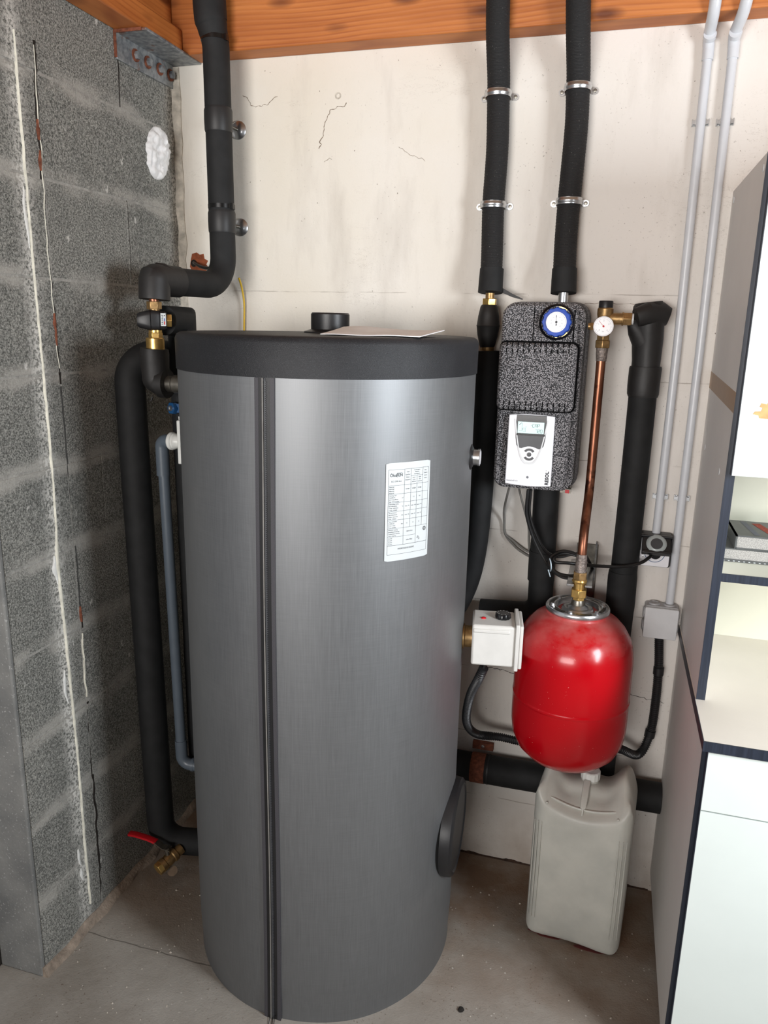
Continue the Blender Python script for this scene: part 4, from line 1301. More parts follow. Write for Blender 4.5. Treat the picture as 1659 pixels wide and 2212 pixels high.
# buttons
bz = sc_z - .0095
part('select_button', MB().lathe([(0, 0), (.0052, 0), (.0052, .0018), (0, .0022)], (sc_x - .0005, -.1735, bz), (0, -1, 0), 24), 'dark_grey', ctl)
for s in (1, -1):
    m = MB()
    o = []
    for k in range(11):
        a = math.radians(32 + 116 * k / 10)
        o.append((.0142 * math.cos(a), s * (.0142 * math.sin(a) + .0005)))
    for k in range(11):
        a = math.radians(148 - 116 * k / 10)
        o.append((.0088 * math.cos(a), s * (.0088 * math.sin(a) + .0005)))
    part('arrow_button', MB().prism(o, (sc_x - .0005, -.1735, bz), X3, Z3, -Y3, 0, .0018), 'dark_grey', ctl)
part('case_screw', MB().lathe([(0, 0), (.0030, 0), (.0030, .0006), (0, .0008)], (sc_x - .001, -.1738, sz0 + .021), (0, -1, 0), 16), 'ink_grey', ctl)
m = MB()
cm = lambda u, v: (u, -.1745, v)
put_text(m, 'RESOL', .0108, sx1 - .0095, sz0 + .0215, cm, rot=PI / 2, bold=.00055, spacing=1.08)
put_text(m, '\u00ae', .0030, sx1 - .0125, sz0 + .0400, cm, rot=PI / 2)
part('lettering', m, 'ink', ctl)
m = MB()
put_text(m, 'DeltaSol\u00ae CS', .0048, sx0 + .0175, sz0 + .0105, cm)
part('lettering', m, 'ink_grey', ctl)

# ------------------------------------------------------------------ cables below the pump casing
single('sensor_cable', MB().tube(smooth_path([(.972, -.115, 1.1630), (.968, -.100, 1.15), (.953, -.040, 1.09), (.951, -.012, 1.05), (.956, -.008, 1.01), (.985, -.010, .978), (1.010, -.010, .962), (1.023, -.007, .955)], 8), .0030, 8), 'cable_grey', 'grey sensor cable looping furthest left under the pump casing', 'cable', (.956, -.02, 1.03))
single('sensor_cable', MB().tube(smooth_path([(.996, -.115, 1.1630), (.996, -.100, 1.15), (1.005, -.040, 1.09), (1.016, -.012, 1.04), (1.019, -.008, 1.0), (1.022, -.008, .972)], 8), .0030, 8), 'cable_grey', 'grey sensor cable hanging straight beside the black insulated pipe under the pump casing', 'cable', (1.01, -.02, 1.07))
single('sensor_cable', MB().tube(smooth_path([(.958, -.011, 1.008), (.975, -.012, .997), (1.005, -.014, .977), (1.022, -.012, .968)], 8), .0028, 8), 'cable_grey', 'short grey sensor cable branching behind the black pipe, the higher of two', 'cable', (1.0, -.016, .98))
pw = [(1.020, -.130, 1.1630), (1.0195, -.130, 1.15), (1.020, -.128, 1.10), (1.040, -.125, 1.04), (1.068, -.130, .992), (1.092, -.145, .968), (1.125, -.155, .954), (1.155, -.150, .962), (1.168, -.130, .985), (1.150, -.120, 1.005), (1.115, -.122, 1.012), (1.088, -.132, .998), (1.085, -.142, .980), (1.110, -.152, .962),
      (1.148, -.148, .960), (1.172, -.130, .975), (1.160, -.118, .998), (1.120, -.118, 1.006), (1.096, -.126, .996), (1.100, -.132, .985), (1.130, -.130, .985), (1.165, -.118, .981), (1.21, -.105, .978), (1.26, -.095, .980), (1.30, -.080, .988), (1.322, -.062, 1.000), (1.331, -.048, 1.008)]
pc = single('power_cable', MB().tube(smooth_path(pw, 8), .0042, 10), 'cable', 'black power cable with a tied coil behind the copper pipe, plugged into the socket', 'cable', (1.12, -.13, .98))
c2 = single('pump_cable', MB().tube(smooth_path([(1.026, -.128, 1.1630), (1.0255, -.126, 1.15), (1.026, -.120, 1.10), (1.046, -.116, 1.045), (1.072, -.108, 1.003), (1.105, -.100, .990), (1.14, -.096, 1.000), (1.165, -.090, 1.0), (1.18, -.09, .98), (1.19, -.06, .95), (1.19, -.03, .93)], 8), .0040, 10), 'cable', 'second black cable dropping beside the first from the pump casing into the coil', 'cable', (1.05, -.12, 1.05))
zt = MB()
zc = Vector((1.0865, -.1385, .978))
zt.tube([zc + Vector((.004 * math.cos(a) - .006 * math.sin(a) * .3, -.0125 * math.cos(a), .0155 * math.sin(a))) for a in [2 * PI * k / 24 for k in range(25)]], .0016, 8)
zt.tube([zc + Vector((-.003, -.010, -.010)), zc + Vector((.004, -.016, -.026))], .0013, 8)
o = part('zip_tie', zt, 'zip_white', None, label='pale zip tie')
for v in o.data.vertices:
    v.co -= Vector(pc.location)
o.parent = pc

# ------------------------------------------------------------------ wall socket and junction box
so = thing('wall_socket', 'black and white wall socket with hinged cover under the left grey conduit', 'socket', (1.336, -.02, 1.012))
part('back_box', MB().prism(rrect(.078, .086, .006, 4), (1.3365, 0, 1.0110), X3, Z3, -Y3, .0012, .030), 'black_plastic', so, bevel=.002)
part('faceplate', MB().prism(rrect(.071, .074, .005, 4), (1.3365, 0, 1.0065), X3, Z3, -Y3, .029, .0325), 'controller_white', so, bevel=.001)
part('plate_ring', MB().lathe([(.0235, .0322), (.0250, .0322), (.0250, .0330), (.0235, .0330)], (1.3365, 0, 1.0055), (0, -1, 0), 40), 'blue_dark', so)
part('plate_screw', MB().lathe([(0, .0322), (.0028, .0322), (.0026, .0335), (0, .0338)], (1.3085, 0, .9935), (0, -1, 0), 14), 'zinc', so)
u_, n_ = Vector((0, -.60, -.80)).normalized(), Vector((0, -.80, .60)).normalized()
hg = Vector((1.3365, -.0345, 1.0490))
hd = part('hinged_cover', MB().prism(rrect(.068, .047, .005, 4, 0, .0235), hg, X3, u_, n_, 0, .006).prism(rrect(.068, .008, .002, 3, 0, .046), hg, X3, u_, n_, -.004, .011), 'black_plastic', so, bevel=.0015)
part('hood', MB().box(1.2978, 1.3752, -.046, -.029, 1.0490, 1.0540).box(1.2978, 1.3010, -.046, -.029, 1.012, 1.0490).box(1.3720, 1.3752, -.046, -.029, 1.012, 1.0490), 'black_plastic', so, bevel=.0015)
lc = hg + u_ * .0225 + n_ * .0058
part('cover_lens', MB().lathe([(0, 0), (.024, 0), (.0245, .002), (.0215, .006), (.017, .008), (0, .009)], lc, n_, 36), 'clear', hd, label='clear round lens')
part('lens_shade', MB().lathe([(0, .0088), (.0145, .0084), (.0145, .0090), (0, .0097)], lc - u_ * -.003, n_, 28), 'dark_grey', hd)
part('plug', MB().tube([(1.3365, -.030, 1.008), (1.3360, -.046, 1.0065), (1.3335, -.050, 1.0070)], [.017, .014, .007], 20), 'black_plastic', so)

jb = thing('junction_box', 'square grey junction box with round grommets under the right grey conduit', 'junction box', (1.369, -.02, .822))
part('box_body', MB().prism(rrect(.082, .084, .006, 4), (1.3685, 0, .8250), X3, Z3, -Y3, .0012, .040), 'jbox_soft', jb, bevel=.002)
part('cover', MB().prism(rrect(.0815, .0815, .004, 4), (1.3680, 0, .8240), X3, Z3, -Y3, .0395, .0500), 'jbox', jb, bevel=.0015)
for gx_ in (1.3500, 1.3860):
    part('grommet', MB().lathe([(0, 0), (.0145, 0), (.0140, .005), (.0115, .006), (.0105, .004), (0, .004)], (gx_, -.021, .8655), (0, 0, 1), 24), 'jbox_soft', jb)
for s in (-1, 1):
    for z in (.842, .808):
        part('grommet', MB().lathe([(0, 0), (.0145, 0), (.0140, .003), (.0115, .004), (.0105, .003), (0, .003)], (1.3685 + s * .0405, -.021, z), (s, 0, 0), 24), 'jbox_soft', jb)

# grey conduits coming down from the ceiling
for (x, zb, xs, lab) in ((1.3355, 1.050, (1.3325, 1.329, 1.331, 1.333), 'grey PVC conduit on the white wall, left of the two, ending at the socket'),
                         (1.3865, .866, (1.3835, 1.378, 1.392, 1.394), 'grey PVC conduit on the white wall, right of the two, ending at the junction box')):
    t = thing('conduit_pipe', lab, 'conduit', (x, -.014, 1.5))
    part('straight_tube', MB().tube([(x, -.0165, zb), (x + .001, -.0165, 1.5), (xs[0], -.0165, 2.14)], .0100, 20), 'conduit', t)
    part('coupling', MB().tube([(xs[0] + .0004, -.0165, 2.128), (xs[0], -.0165, 2.160)], .0120, 22), 'conduit', t)
    part('offset_bend', MB().tube(fillet([(xs[0], -.0165, 2.150), (xs[0] - .002, -.0165, 2.176), (xs[2], -.088, 2.205), (xs[3], -.092, 2.50)], [.03, .05], 8), .0122, 22), 'conduit', t)
    e = Vector((xs[0] - .001, -.024, 2.170))
    part('bend_collar', MB().tube([e, e + Vector((0, -.010, .004))], .0134, 20), 'conduit', t)


def clip(x, z, lab):
    t = thing('conduit_clip', lab, 'clip', (x, -.003, z), 'small zinc clips on the grey conduits')
    for s in (-1, 1):
        m = MB().box(x + s * .0105 - .0008, x + s * .0105 + .0008, -.017, -.0008, z - .006, z + .006)
        m.box(x + s * .0175 - .0008, x + s * .0175 + .0008, -.012, -.0008, z - .007, z + .007)
        m.box(min(x + s * .0105, x + s * .0175), max(x + s * .0105, x + s * .0175), -.0135, -.0120, z - .004, z + .004)
        part('clip_lug', m, 'zinc', t)
    part('clip_base', MB().box(x - .018, x + .018, -.0030, -.0008, z - .006, z + .006), 'zinc', t)


clip(1.3335, 2.005, 'small zinc clip high on the left grey conduit')
clip(1.3845, 2.004, 'small zinc clip high on the right grey conduit')
clip(1.3360, 1.146, 'small zinc clip on the left grey conduit just above the socket')
clip(1.3868, 1.146, 'small zinc clip on the right grey conduit level with the socket top')

# ------------------------------------------------------------------ heating riser in the left corner
hr = thing('heating_pipe', 'thick black insulated riser dropping from the beam in the left corner, with two zip ties', 'pipe', (.186, -.104, 1.9))
RXL, RYL = .186, -.104
part('insulation', MB().tube(fillet([(.172, -.118, 2.50), (.178, -.112, 2.27), (RXL, RYL, 2.205), (RXL + .002, RYL, 1.9), (RXL + .004, RYL, 1.640), (.158, -.330, 1.640)], [.05, .05, .2, .075], 12), .0330, 28), 'foam', hr)
part('upper_bulge', MB().tube(smooth_path([(.172, -.118, 2.50), (.177, -.113, 2.29), (.180, -.110, 2.250), (.184, -.106, 2.225)], 6), [.040] * 6 + [.040, .0398, .0395, .039, .038, .037] + [.037, .036, .0355, .035, .0345, .034, .0335], 28), 'foam', hr)
part('joint_sleeve', MB().tube([(RXL + .001, RYL, 2.068), (RXL + .001, RYL, 2.062), (RXL + .001, RYL, 2.04), (RXL + .001, RYL, 2.016), (RXL + .001, RYL, 2.012)], [.0335, .0352, .0352, .0348, .0335], 28, wob=.0008), 'tape', hr)
part('joint_sleeve', MB().tube([(RXL + .003, RYL, 1.826), (RXL + .003, RYL, 1.820), (RXL + .003, RYL, 1.80), (RXL + .003, RYL, 1.776), (RXL + .003, RYL, 1.772)], [.0335, .0352, .0352, .0348, .0335], 28, wob=.0008), 'tape', hr)
for x, y, z in ((.1845, -.106, 2.222), (RXL + .003, RYL, 1.836)):
    part('cable_tie', MB().tube([(x, y, z - .005), (x, y, z + .005)], .0345, 28).box(x + .030, x + .038, y - .012, y - .002, z - .007, z + .007), 'tie', hr)
part('elbow_wrap', MB().tube(fillet([(.163, -.292, 1.640), (.150, -.368, 1.640), (.149, -.371, 1.596)], [.004], 2), .0365, 32, wob=.0015), 'foam_wrap', hr)
part('wrap_ridge', MB().tube([(.180, -.334, 1.662), (.164, -.346, 1.668), (.150, -.352, 1.668), (.140, -.356, 1.660)], [.006, .012, .013, .006], 16, wob=.002), 'foam_wrap', hr)

for z, lab in ((2.040, 'round zinc wall rosette behind the left riser, upper one'), (1.798, 'round zinc wall rosette behind the left riser, lower one')):
    t = thing('wall_rosette', lab, 'rosette', (.190, -.001, z), 'zinc rosettes behind the left riser')
    part('cone', MB().lathe([(0, 0.001), (.0230, .001), (.0228, .003), (.0180, .007), (.0080, .0105), (0, .011)], (.190, 0, z), (0, -1, 0), 36), 'zinc', t)
    part('rod', MB().cyl((.190, -.009, z), (.189, -.075, z), .0042), 'steel_dark', t)

single('yellow_cable', MB().tube(smooth_path([(.196, -.030, 1.665), (.199, -.020, 1.640), (.201, -.012, 1.60), (.199, -.010, 1.55), (.196, -.010, 1.48)], 8), .0028, 8), 'cable_yellow', 'thin yellow cable hanging behind the left riser down to the tank', 'cable', (.199, -.012, 1.57))
single('hole_cable', MB().tube(smooth_path([(.044, .000, 1.706), (.052, -.012, 1.705), (.085, -.040, 1.694), (.118, -.060, 1.688), (.150, -.075, 1.690)], 8), .0045, 10), 'cable', 'short black cable coming out of the chipped hole in the corner', 'cable', (.09, -.04, 1.694))

# ------------------------------------------------------------------ mixing valve on the left
VLX, VLY = .148, -.372
mv = thing('mixing_valve', 'black and brass thermostatic mixing valve standing over the left side of the tank', 'valve', (VLX, VLY, 1.55))
part('copper_stub', MB().cyl((VLX, VLY, 1.600), (VLX, VLY, 1.586), .0115), 'copper', mv)
part('upper_nut', MB().hexa((VLX, VLY, 1.592), (VLX, VLY, 1.574), .0175).cyl((VLX, VLY, 1.576), (VLX, VLY, 1.566), .0125), 'brass_dull', mv, bevel=.0012)
va = Vector((-.844, -.536, 0)).normalized()
vb = Vector((-va.y, va.x, 0))
vcn = Vector((VLX, VLY, 1.549))


def vring(s, w, h, r):
    return [vcn + va * s + vb * u + Z3 * v for u, v in rrect(w, h, r, 4)]


part('body', MB().loft([vring(-.027, .036, .036, .008), vring(-.022, .042, .042, .008), vring(.002, .046, .046, .010), vring(.012, .048, .046, .012), vring(.034, .040, .036, .012), vring(.040, .034, .028, .010)]), 'black_plastic', mv, angle=30)
part('body_seam', MB().loft([vring(.009, .0492, .0472, .012), vring(.0105, .0492, .0472, .012)]), 'black_gloss', mv)
part('body_seam', MB().loft([vring(-.0115, .0470, .0460, .010), vring(-.0105, .0470, .0460, .010)]), 'black_gloss', mv)
sl = part('sticker', MB().obox(vcn - va * .019 + vb * .0222 + Z3 * .002, (va, vb, Z3), .0058, .0006, .0145), 'label', mv, label='white sticker with red and blue marks')
# the sticker faces the viewer's side of the body (vb points to the room)
so_ = vcn - va * .019 + vb * .0230 + Z3 * .002
tmap = lambda u, v: tuple(so_ - va * u + Z3 * v)
m = MB()
put_line(m, .0026, -.0115, .0026, -.004, .0026, tmap)
part('red_stripe', m, 'ink_red', sl)
m = MB()
put_line(m, .0026, -.0035, .0026, .003, .0022, tmap)
part('blue_stripe', m, 'ink_blue', sl)
m = MB()
for k in range(6):
    put_line(m, -.0042, -.011 + k * .0042, -.0010, -.011 + k * .0042, .0011 + .0007 * (k % 2), tmap)
put_line(m, -.0012, -.0115, -.0012, .0105, .0008, tmap)
m.add([tmap(.0008, .008), tmap(.0044, .008), tmap(.0026, .0115)], [(0, 1, 2)])
part('sticker_print', m, 'ink', sl)
part('side_nut', MB().hexa(vcn - va * .026, vcn - va * .038, .0165), 'brass', mv, bevel=.001)
part('lower_collar', MB().cyl((VLX, VLY, 1.528), (VLX, VLY, 1.520), .0155).hexa((VLX, VLY, 1.521), (VLX, VLY, 1.508), .0165), 'brass', mv, bevel=.001)
part('check_valve', MB().lathe([(0, 1.509), (.0200, 1.509), (.0215, 1.507), (.0215, 1.482), (.0200, 1.480), (.0155, 1.479), (.0155, 1.470), (0, 1.470)], (VLX - .002, VLY, 0), n=28), 'brass', mv)
for k in range(5):
    a = -PI / 2 + (k - 2) * .6
    part('check_valve_lug', MB().obox((VLX - .002 + .0160 * math.cos(a), VLY + .0160 * math.sin(a), 1.4765), (X3, Y3, Z3), .0035, .0035, .006), 'brass', mv)

t = thing('elbow_insulation', 'wrinkled black rubber wrap round the elbow between the brass check valve and the tank', 'insulation', (.146, -.372, 1.43))
part('wrap', MB().tube(fillet([(VLX - .004, VLY, 1.484), (VLX - .005, VLY, 1.472), (VLX - .006, VLY, 1.405), (.172, VLY, 1.402)], [0, .018], 6), .0325, 32, wob=.0058), 'foam_wrap', t)
part('wrap_end', MB().tube([(.156, VLY, 1.402), (.175, VLY, 1.402)], .0342, 28), 'foam_wrap', t)
part('wrap_tail', MB().tube([(.150, VLY - .030, 1.372), (.148, VLY - .034, 1.362)], [.003, .002], 8), 'foam_wrap', t)

t = thing('insulated_pipe', 'long thick black insulated pipe standing along the block wall, branched at the top', 'pipe', (.07, -.355, .8))
part('insulation', MB().tube(fillet([(.142, -.205, 1.462), (.044, -.334, 1.462), (.047, -.336, 1.2), (.067, -.345, .22), (.070, -.345, .100), (.245, -.300, .092)], [.065, .3, .3, .07], 12), .0370, 30), 'foam', t)
part('branch_insulation', MB().tube([(.150, -.338, 1.549), (.150, -.256, 1.548), (.150, -.254, 1.30), (.150, -.250, .9), (.152, -.250, .34), (.172, -.222, .285), (.34, -.044, .270)], .0350, 28), 'foam', t, label='mitred branch beside the mixing valve')

# floor drain valve
fv = thing('drain_valve', 'brass ball valve with red lever handle low at the left foot of the tank', 'valve', (.11, -.41, .07))
a_, b_ = Vector((.142, -.362, .100)), Vector((.114, -.428, .079))
dd = (b_ - a_).normalized()
part('valve_body', MB().lathe([(0, 0), (.015, 0), (.015, .018), (.0185, .020), (.0185, .030), (.0160, .033), (.0175, .045), (.0160, .056), (.0185, .058), (.0185, .070), (0, .070)], a_, dd, 24), 'brass_dull', fv)
part('end_cap', MB().hexa(a_ + dd * .069, a_ + dd * .083, .0185), 'brass', fv, bevel=.0012, label='brass hexagonal end cap')
st = a_ + dd * .045
part('stem', MB().cyl(st, st + Vector((-.004, .002, .036)), .0065).hexa(st + Vector((-.003, .002, .028)), st + Vector((-.004, .002, .038)), .0095), 'steel_dark', fv)
h0 = st + Vector((-.004, .002, .034))
lev = part('lever', MB().loft([[h0 + Vector((-s * .11 + 0, -s * .010 + w * .35, zq + hh)) + Vector((0, w, 0)) for w, hh in ((-.0075, 0), (.0075, 0), (.0075, .003), (-.0075, .003))] for s, zq in ((-.08, 0), (.10, .002), (.30, .018))]), 'steel_dark', fv)
part('lever_grip', MB().loft([[h0 + Vector((-s * .11, -s * .012 + w, zq + hh)) for w, hh in ((-.0085, -.002), (0, -.004), (.0085, -.002), (.0085, .004), (0, .006), (-.0085, .004))] for s, zq in ((.27, .016), (.5, .024), (.8, .030), (.97, .031), (1.0, .031))]), 'red_plastic', lev, label='red lever grip')
part('chain_tag', MB().lathe([(0, 0), (.014, 0), (.014, .0015), (0, .0015)], (.140, -.408, .060), (.3, -.6, .7), 18), 'steel_dark', fv)
c = Vector((TX, TY, .205)) + Vector((-math.cos(.30), math.sin(.30), 0)) * (TR - .01)
part('socket_rosette', MB().lathe([(0, 0), (.050, 0), (.050, .012), (.046, .022), (.030, .026), (0, .027)], c, (-math.cos(.3), math.sin(.3), .0), 30), 'dark_grey', tank)

# ------------------------------------------------------------------ grey drain pipe and blue tap beside the tank
gp = thing('drain_pipe', 'slim grey PVC drain pipe standing between the block wall and the tank', 'pipe', (.11, -.30, .8))
DY = -.312
part('straight_tube', MB().tube([(.113, DY, 1.20), (.126, DY, .40)], .0140, 20), 'pvc_drain', gp)
part('upper_elbow', MB().tube(fillet([(.1125, DY, 1.1630), (.1120, DY, 1.252), (.142, DY - .004, 1.254)], [.026], 8), .0170, 22), 'pvc_drain', gp)
part('lower_elbow', MB().tube(fillet([(.1255, DY, .410), (.1270, DY, .338), (.248, DY + .010, .334)], [.026], 8), .0165, 22), 'pvc_drain', gp)
part('lower_collar', MB().tube([(.156, DY + .004, .3365), (.164, DY + .005, .3365)], .019, 22), 'pvc_drain', gp)
wt = thing('drain_funnel', 'white plastic drain funnel fitting between the grey drain pipe and the tank', 'fitting', (.165, -.32, 1.26))
part('collar', MB().lathe([(0, 0), (.0200, 0), (.0225, .003), (.0225, .010), (.0205, .012), (.0205, .016), (.0190, .018), (.0160, .026), (.0150, .040), (0, .040)], (.138, DY - .004, 1.254), (1, 0, 0), 28), 'white_drain', wt)
part('funnel_plate', MB().loft([[(x + .170, DY - .024 + yy, z) for x, yy in ((-.0, -0), (w_, 0), (w_, .045), (0, .045))] for z, w_ in ((1.200, .010), (1.235, .018), (1.262, .024), (1.285, .024), (1.310, .020))]), 'white_drain', wt, bevel=.003)
part('funnel_spout', MB().tube([(.177, DY, 1.270), (.172, DY, 1.318)], .0085, 16), 'white_drain', wt)
bt = thing('blue_tap', 'small blue tap with metal screw beside the left edge of the tank', 'tap', (.145, -.31, 1.335))
part('handle', MB().lathe([(0, 0), (.0140, 0), (.0150, .004), (.0140, .012), (0, .012)], (.150, -.305, 1.336), (-.40, -.9, .05), 24, lobes=6, amp=.08).box(.150, .200, -.312, -.296, 1.326, 1.348), 'blue_dark', bt)
part('screw', MB().lathe([(0, .012), (.0075, .012), (.0070, .016), (.0045, .0165), (.0035, .0145), (0, .0145)], (.150, -.305, 1.336), (-.40, -.9, .05), 18), 'zinc', bt)

# ------------------------------------------------------------------ low pipe along the back wall
ld = thing('wall_duct', 'fat black insulated pipe lying horizontally along the foot of the white wall', 'pipe', (1.0, -.045, .325))
part('insulation', MB().tube([(.55, -.0460, .320), (1.0, -.0460, .322), (1.4185, -.0460, .328)], .0410, 28), 'foam', ld)
part('tape_seam', MB().tube([(.952, -.0460, .3218), (.956, -.0460, .3218)], .0420, 28), 'tape', ld)
t = thing('pipe_strap', 'brown metal strap with screw holding the fat pipe near the tank', 'strap', (.925, -.04, .35))
part('band', MB().tube([(.905, -.0460, .3216), (.945, -.0460, .3220)], .0422, 28), 'rust', t)
part('lug', MB().box(.900, .960, -.016, -.002, .362, .384), 'rust', t, bevel=.001)
part('screw', MB().lathe([(0, 0), (.006, 0), (.005, .003), (0, .004)], (.930, -.016, .373), (0, -1, 0), 16), 'zinc', t)

# ------------------------------------------------------------------ jerrycan under the vessel
jc = thing('jerrycan', 'empty milky white plastic jerrycan standing on the floor under the red vessel', 'jerrycan', (1.216, -.19, 0))
rot = math.radians(-6)
HWJ, DP = .1205, .192
JO = Vector((1.216, -.283, 0))


def jpt(x, y, z):
    return JO + Vector((x * math.cos(rot) - y * math.sin(rot), x * math.sin(rot) + y * math.cos(rot), z))


def jtop(x):
    a = abs(x)
    horn = math.exp(-((a - .090) / .026) ** 2)
    return .430 + .048 * horn + .006 * math.exp(-(a / .026) ** 2) - .02 * max(0, (a - .098) / .022) ** 2


rings = []
NX = 49
for i in range(NX):
    s = -1 + 2 * i / (NX - 1)
    x = HWJ * math.copysign(1 - (1 - abs(s)) ** 1.5, s)
    r = .040
    e = max(0, abs(x) - (HWJ - r)) / r
    ins = r * (1 - math.sqrt(max(0, 1 - min(e, 1) ** 2)))
    tz = jtop(x)
    rec = .011 * max(0, 1 - (abs(x) / .092) ** 2) ** .5 if abs(x) < .092 else 0     # recessed grip area on the sloping front
    smile = .376 + .030 * (abs(x) / .1) ** 2
    arch = .005 * max(0, 1 - (x / .07) ** 2)
    prof = [(.030, 0.0 + arch * .3), (.012, .004 + arch), (.003, .014 + arch), (0, .032), (-.0015, .12), (-.002, .21), (-.001, .29), (0, smile - .030), (.003, smile - .008), (.008, smile), (.014 + rec, smile + .010), (.028 + rec, smile + .024 + .2 * (tz - .44)),
            (.048 + rec * .8, tz - .026), (.060 + rec * .5, tz - .010), (.074, tz - .001), (.095, tz), (.125, tz - .004), (.150, tz - .010), (.170, tz - .022), (.184, tz - .045), (DP, .37), (DP, .18), (DP, .032), (DP - .012, .006), (DP - .030, 0)]
    row = []
    for y, z in prof:
        y2 = min(max(y, ins), DP - ins) if ins < DP / 2 else DP / 2
        z2 = min(max(z, ins * .8), tz - ins * .9)
        row.append(jpt(x, y2, z2))
    rings.append(row)
o = part('body', MB().loft(rings), 'jug', jc, angle=80)
md = o.modifiers.new('smooth', 'SUBSURF')
md.levels = md.render_levels = 1
part('spine_rib', MB().loft([[jpt(w, .010 + sy + q, z + q * .4) for w, q in ((-hw, .012), (-hw * .8, -.004), (hw * .8, -.004), (hw, .012))] for z, sy, hw in ((.382, .006, .003), (.396, .014, .003), (.399, .015, .009), (.420, .032, .0095), (.440, .052, .009))]), 'jug', jc, bevel=.002)
nk = part('neck', MB().lathe([(0, -.02), (.024, -.02), (.022, 0), (.022, .012), (0, .012)], jpt(.004, .100, .432), (0, -.05, 1), 28), 'jug', jc)
part('cap', MB().lathe([(0, .008), (.0235, .008), (.0240, .012), (.0235, .028), (.021, .030), (0, .030)], jpt(.004, .100, .432), (0, -.05, 1), 30, lobes=15, amp=.025), 'white_drain', jc)
for s in (-1, 1):
    part('mould_dot', MB().lathe([(0, -.001), (.0035, -.001), (.002, .0008), (0, .001)], jpt(s * .086, .006, .384 + .02 * .74), (0, -.8, .5), 14), 'jug', jc)
part('moulded_ridge', MB().tube([jpt(x, .0165 + .010 * max(0, 1 - (abs(x) / .092) ** 2) ** .5, .389 + .030 * (abs(x) / .1) ** 2) for x in [-.080 + .160 * k / 20 for k in range(21)]], [.0012] + [.0034] * 19 + [.0012], 8), 'jug', jc)
for s in (-1, 1):
    for k in range(3):
        x = s * (.094 + k * .009)
        yb = .0005 + .0011 * k ** 2 * 1.6
        part('side_groove', MB().tube([jpt(x, yb - .0005, .06), jpt(x, yb - .0025, .21), jpt(x, yb - .0005, .345)], [.0008, .0018, .0008], 8), 'jug', jc)
m = MB()
m.prism([(.012 * math.cos(a) * (1 + .3 * math.sin(3 * a)) * 4, .010 * math.sin(a)) for a in [2 * PI * k / 20 for k in range(20)]], jpt(-.055, .022, 0), X3, Y3, Z3, .0003, .0010)
m.prism([(.012 * math.cos(a) * (1 + .3 * math.sin(2 * a)) * 4, .012 * math.sin(a)) for a in [2 * PI * k / 20 for k in range(20)]], jpt(.062, .022, 0), X3, Y3, Z3, .0003, .0010)
single('spilled_residue', m, 'pink', 'thin pinkish liquid residue under the front edge of the jerrycan', 'stain', (1.216, -.27, 0))

# ------------------------------------------------------------------ cabinets on the right
CX = 1.420
bc_ = thing('base_cabinet', 'white fronted base cabinet with greige side and navy edges on the right', 'cabinet', (1.73, -.29, 0))
part('side_panel', MB().box(CX, CX + .018, -.572, -.004, .066, .788), 'panel', bc_)
part('edge_band', MB().box(CX, CX + .016, -.5755, -.572, .066, .788), 'edge', bc_, label='navy edge band')
part('side_panel', MB().box(2.06, 2.078, -.572, -.004, .066, .788), 'panel', bc_)
part('bottom_panel', MB().box(CX + .018, 2.06, -.560, -.004, .072, .090), 'panel', bc_)
part('back_panel', MB().box(CX + .018, 2.06, -.010, -.004, .090, .788), 'cream', bc_)
f_ = part('drawer_front', MB().box(CX + .0085, 2.070, -.5920, -.5760, .661, .784), 'front', bc_, bevel=.0006)
part('front_edge', MB().box(CX + .0073, CX + .0085, -.5918, -.5760, .661, .784), 'edge', f_, label='navy edge')
f_ = part('door', MB().box(CX + .0085, 2.070, -.5920, -.5760, .074, .658), 'front', bc_, bevel=.0006)
part('front_edge', MB().box(CX + .0073, CX + .0085, -.5918, -.5760, .074, .658), 'edge', f_, label='navy edge')
for x in (CX + .03, 2.04):
    for y in (-.53, -.06):
        part('foot', MB().cyl((x, y, 0), (x, y, .072), .014), 'black_plastic', bc_)

wtp = thing('worktop', 'beige laminate worktop with navy front edge lying on the base cabinet', 'worktop', (1.73, -.3, .8))
part('slab', MB().box(CX - .002, 2.09, -.596, -.001, .7885, .8085), 'top', wtp)
part('front_edge', MB().box(CX - .0035, 2.09, -.5985, -.596, .7883, .8087), 'edge', wtp, label='navy front edge band')
part('side_edge', MB().box(CX - .0035, CX - .002, -.596, -.001, .7883, .8087), 'edge', wtp, label='navy side edge band')

hu = thing('wall_cabinet', 'tall hutch cabinet with greige side and white door standing on the worktop', 'cabinet', (1.73, -.22, .809))
part('side_panel', MB().box(CX, CX + .0165, -.420, -.001, .8088, 1.860), 'panel', hu)
part('edge_band', MB().box(CX - .0003, CX + .0168, -.4230, -.420, .8088, 1.860), 'edge', hu, label='navy edge band')
part('side_panel', MB().box(2.06, 2.078, -.420, -.001, .8088, 1.860), 'panel', hu)
part('top_panel', MB().box(CX + .0165, 2.06, -.415, -.001, 1.842, 1.860), 'panel', hu)
part('back_panel', MB().box(CX + .0165, 2.06, -.034, -.028, .8088, 1.842), 'cream', hu)
sh = part('shelf', MB().box(CX + .0165, 2.06, -.404, -.034, 1.064, 1.080), 'cream', hu)
part('shelf_edge', MB().box(CX + .0165, 2.06, -.4070, -.404, 1.0635, 1.0805), 'edge', sh)
dr = part('door', MB().box(CX + .0078, 2.070, -.4415, -.4240, 1.286, 1.850), 'front', hu, bevel=.0006)
part('door_edge', MB().box(CX + .0068, CX + .0078, -.4413, -.4240, 1.286, 1.850), 'edge', dr, label='navy door edge')
random.seed(9)
o = [(.030, 0), (.2, 0), (.2, .036), (.034, .036), (.030, .031), (.024, .033), (.022, .027), (.012, .029), (.010, .022), (.015, .020), (.013, .014), (.003, .013), (.000, .008), (.010, .006), (.012, .001)]
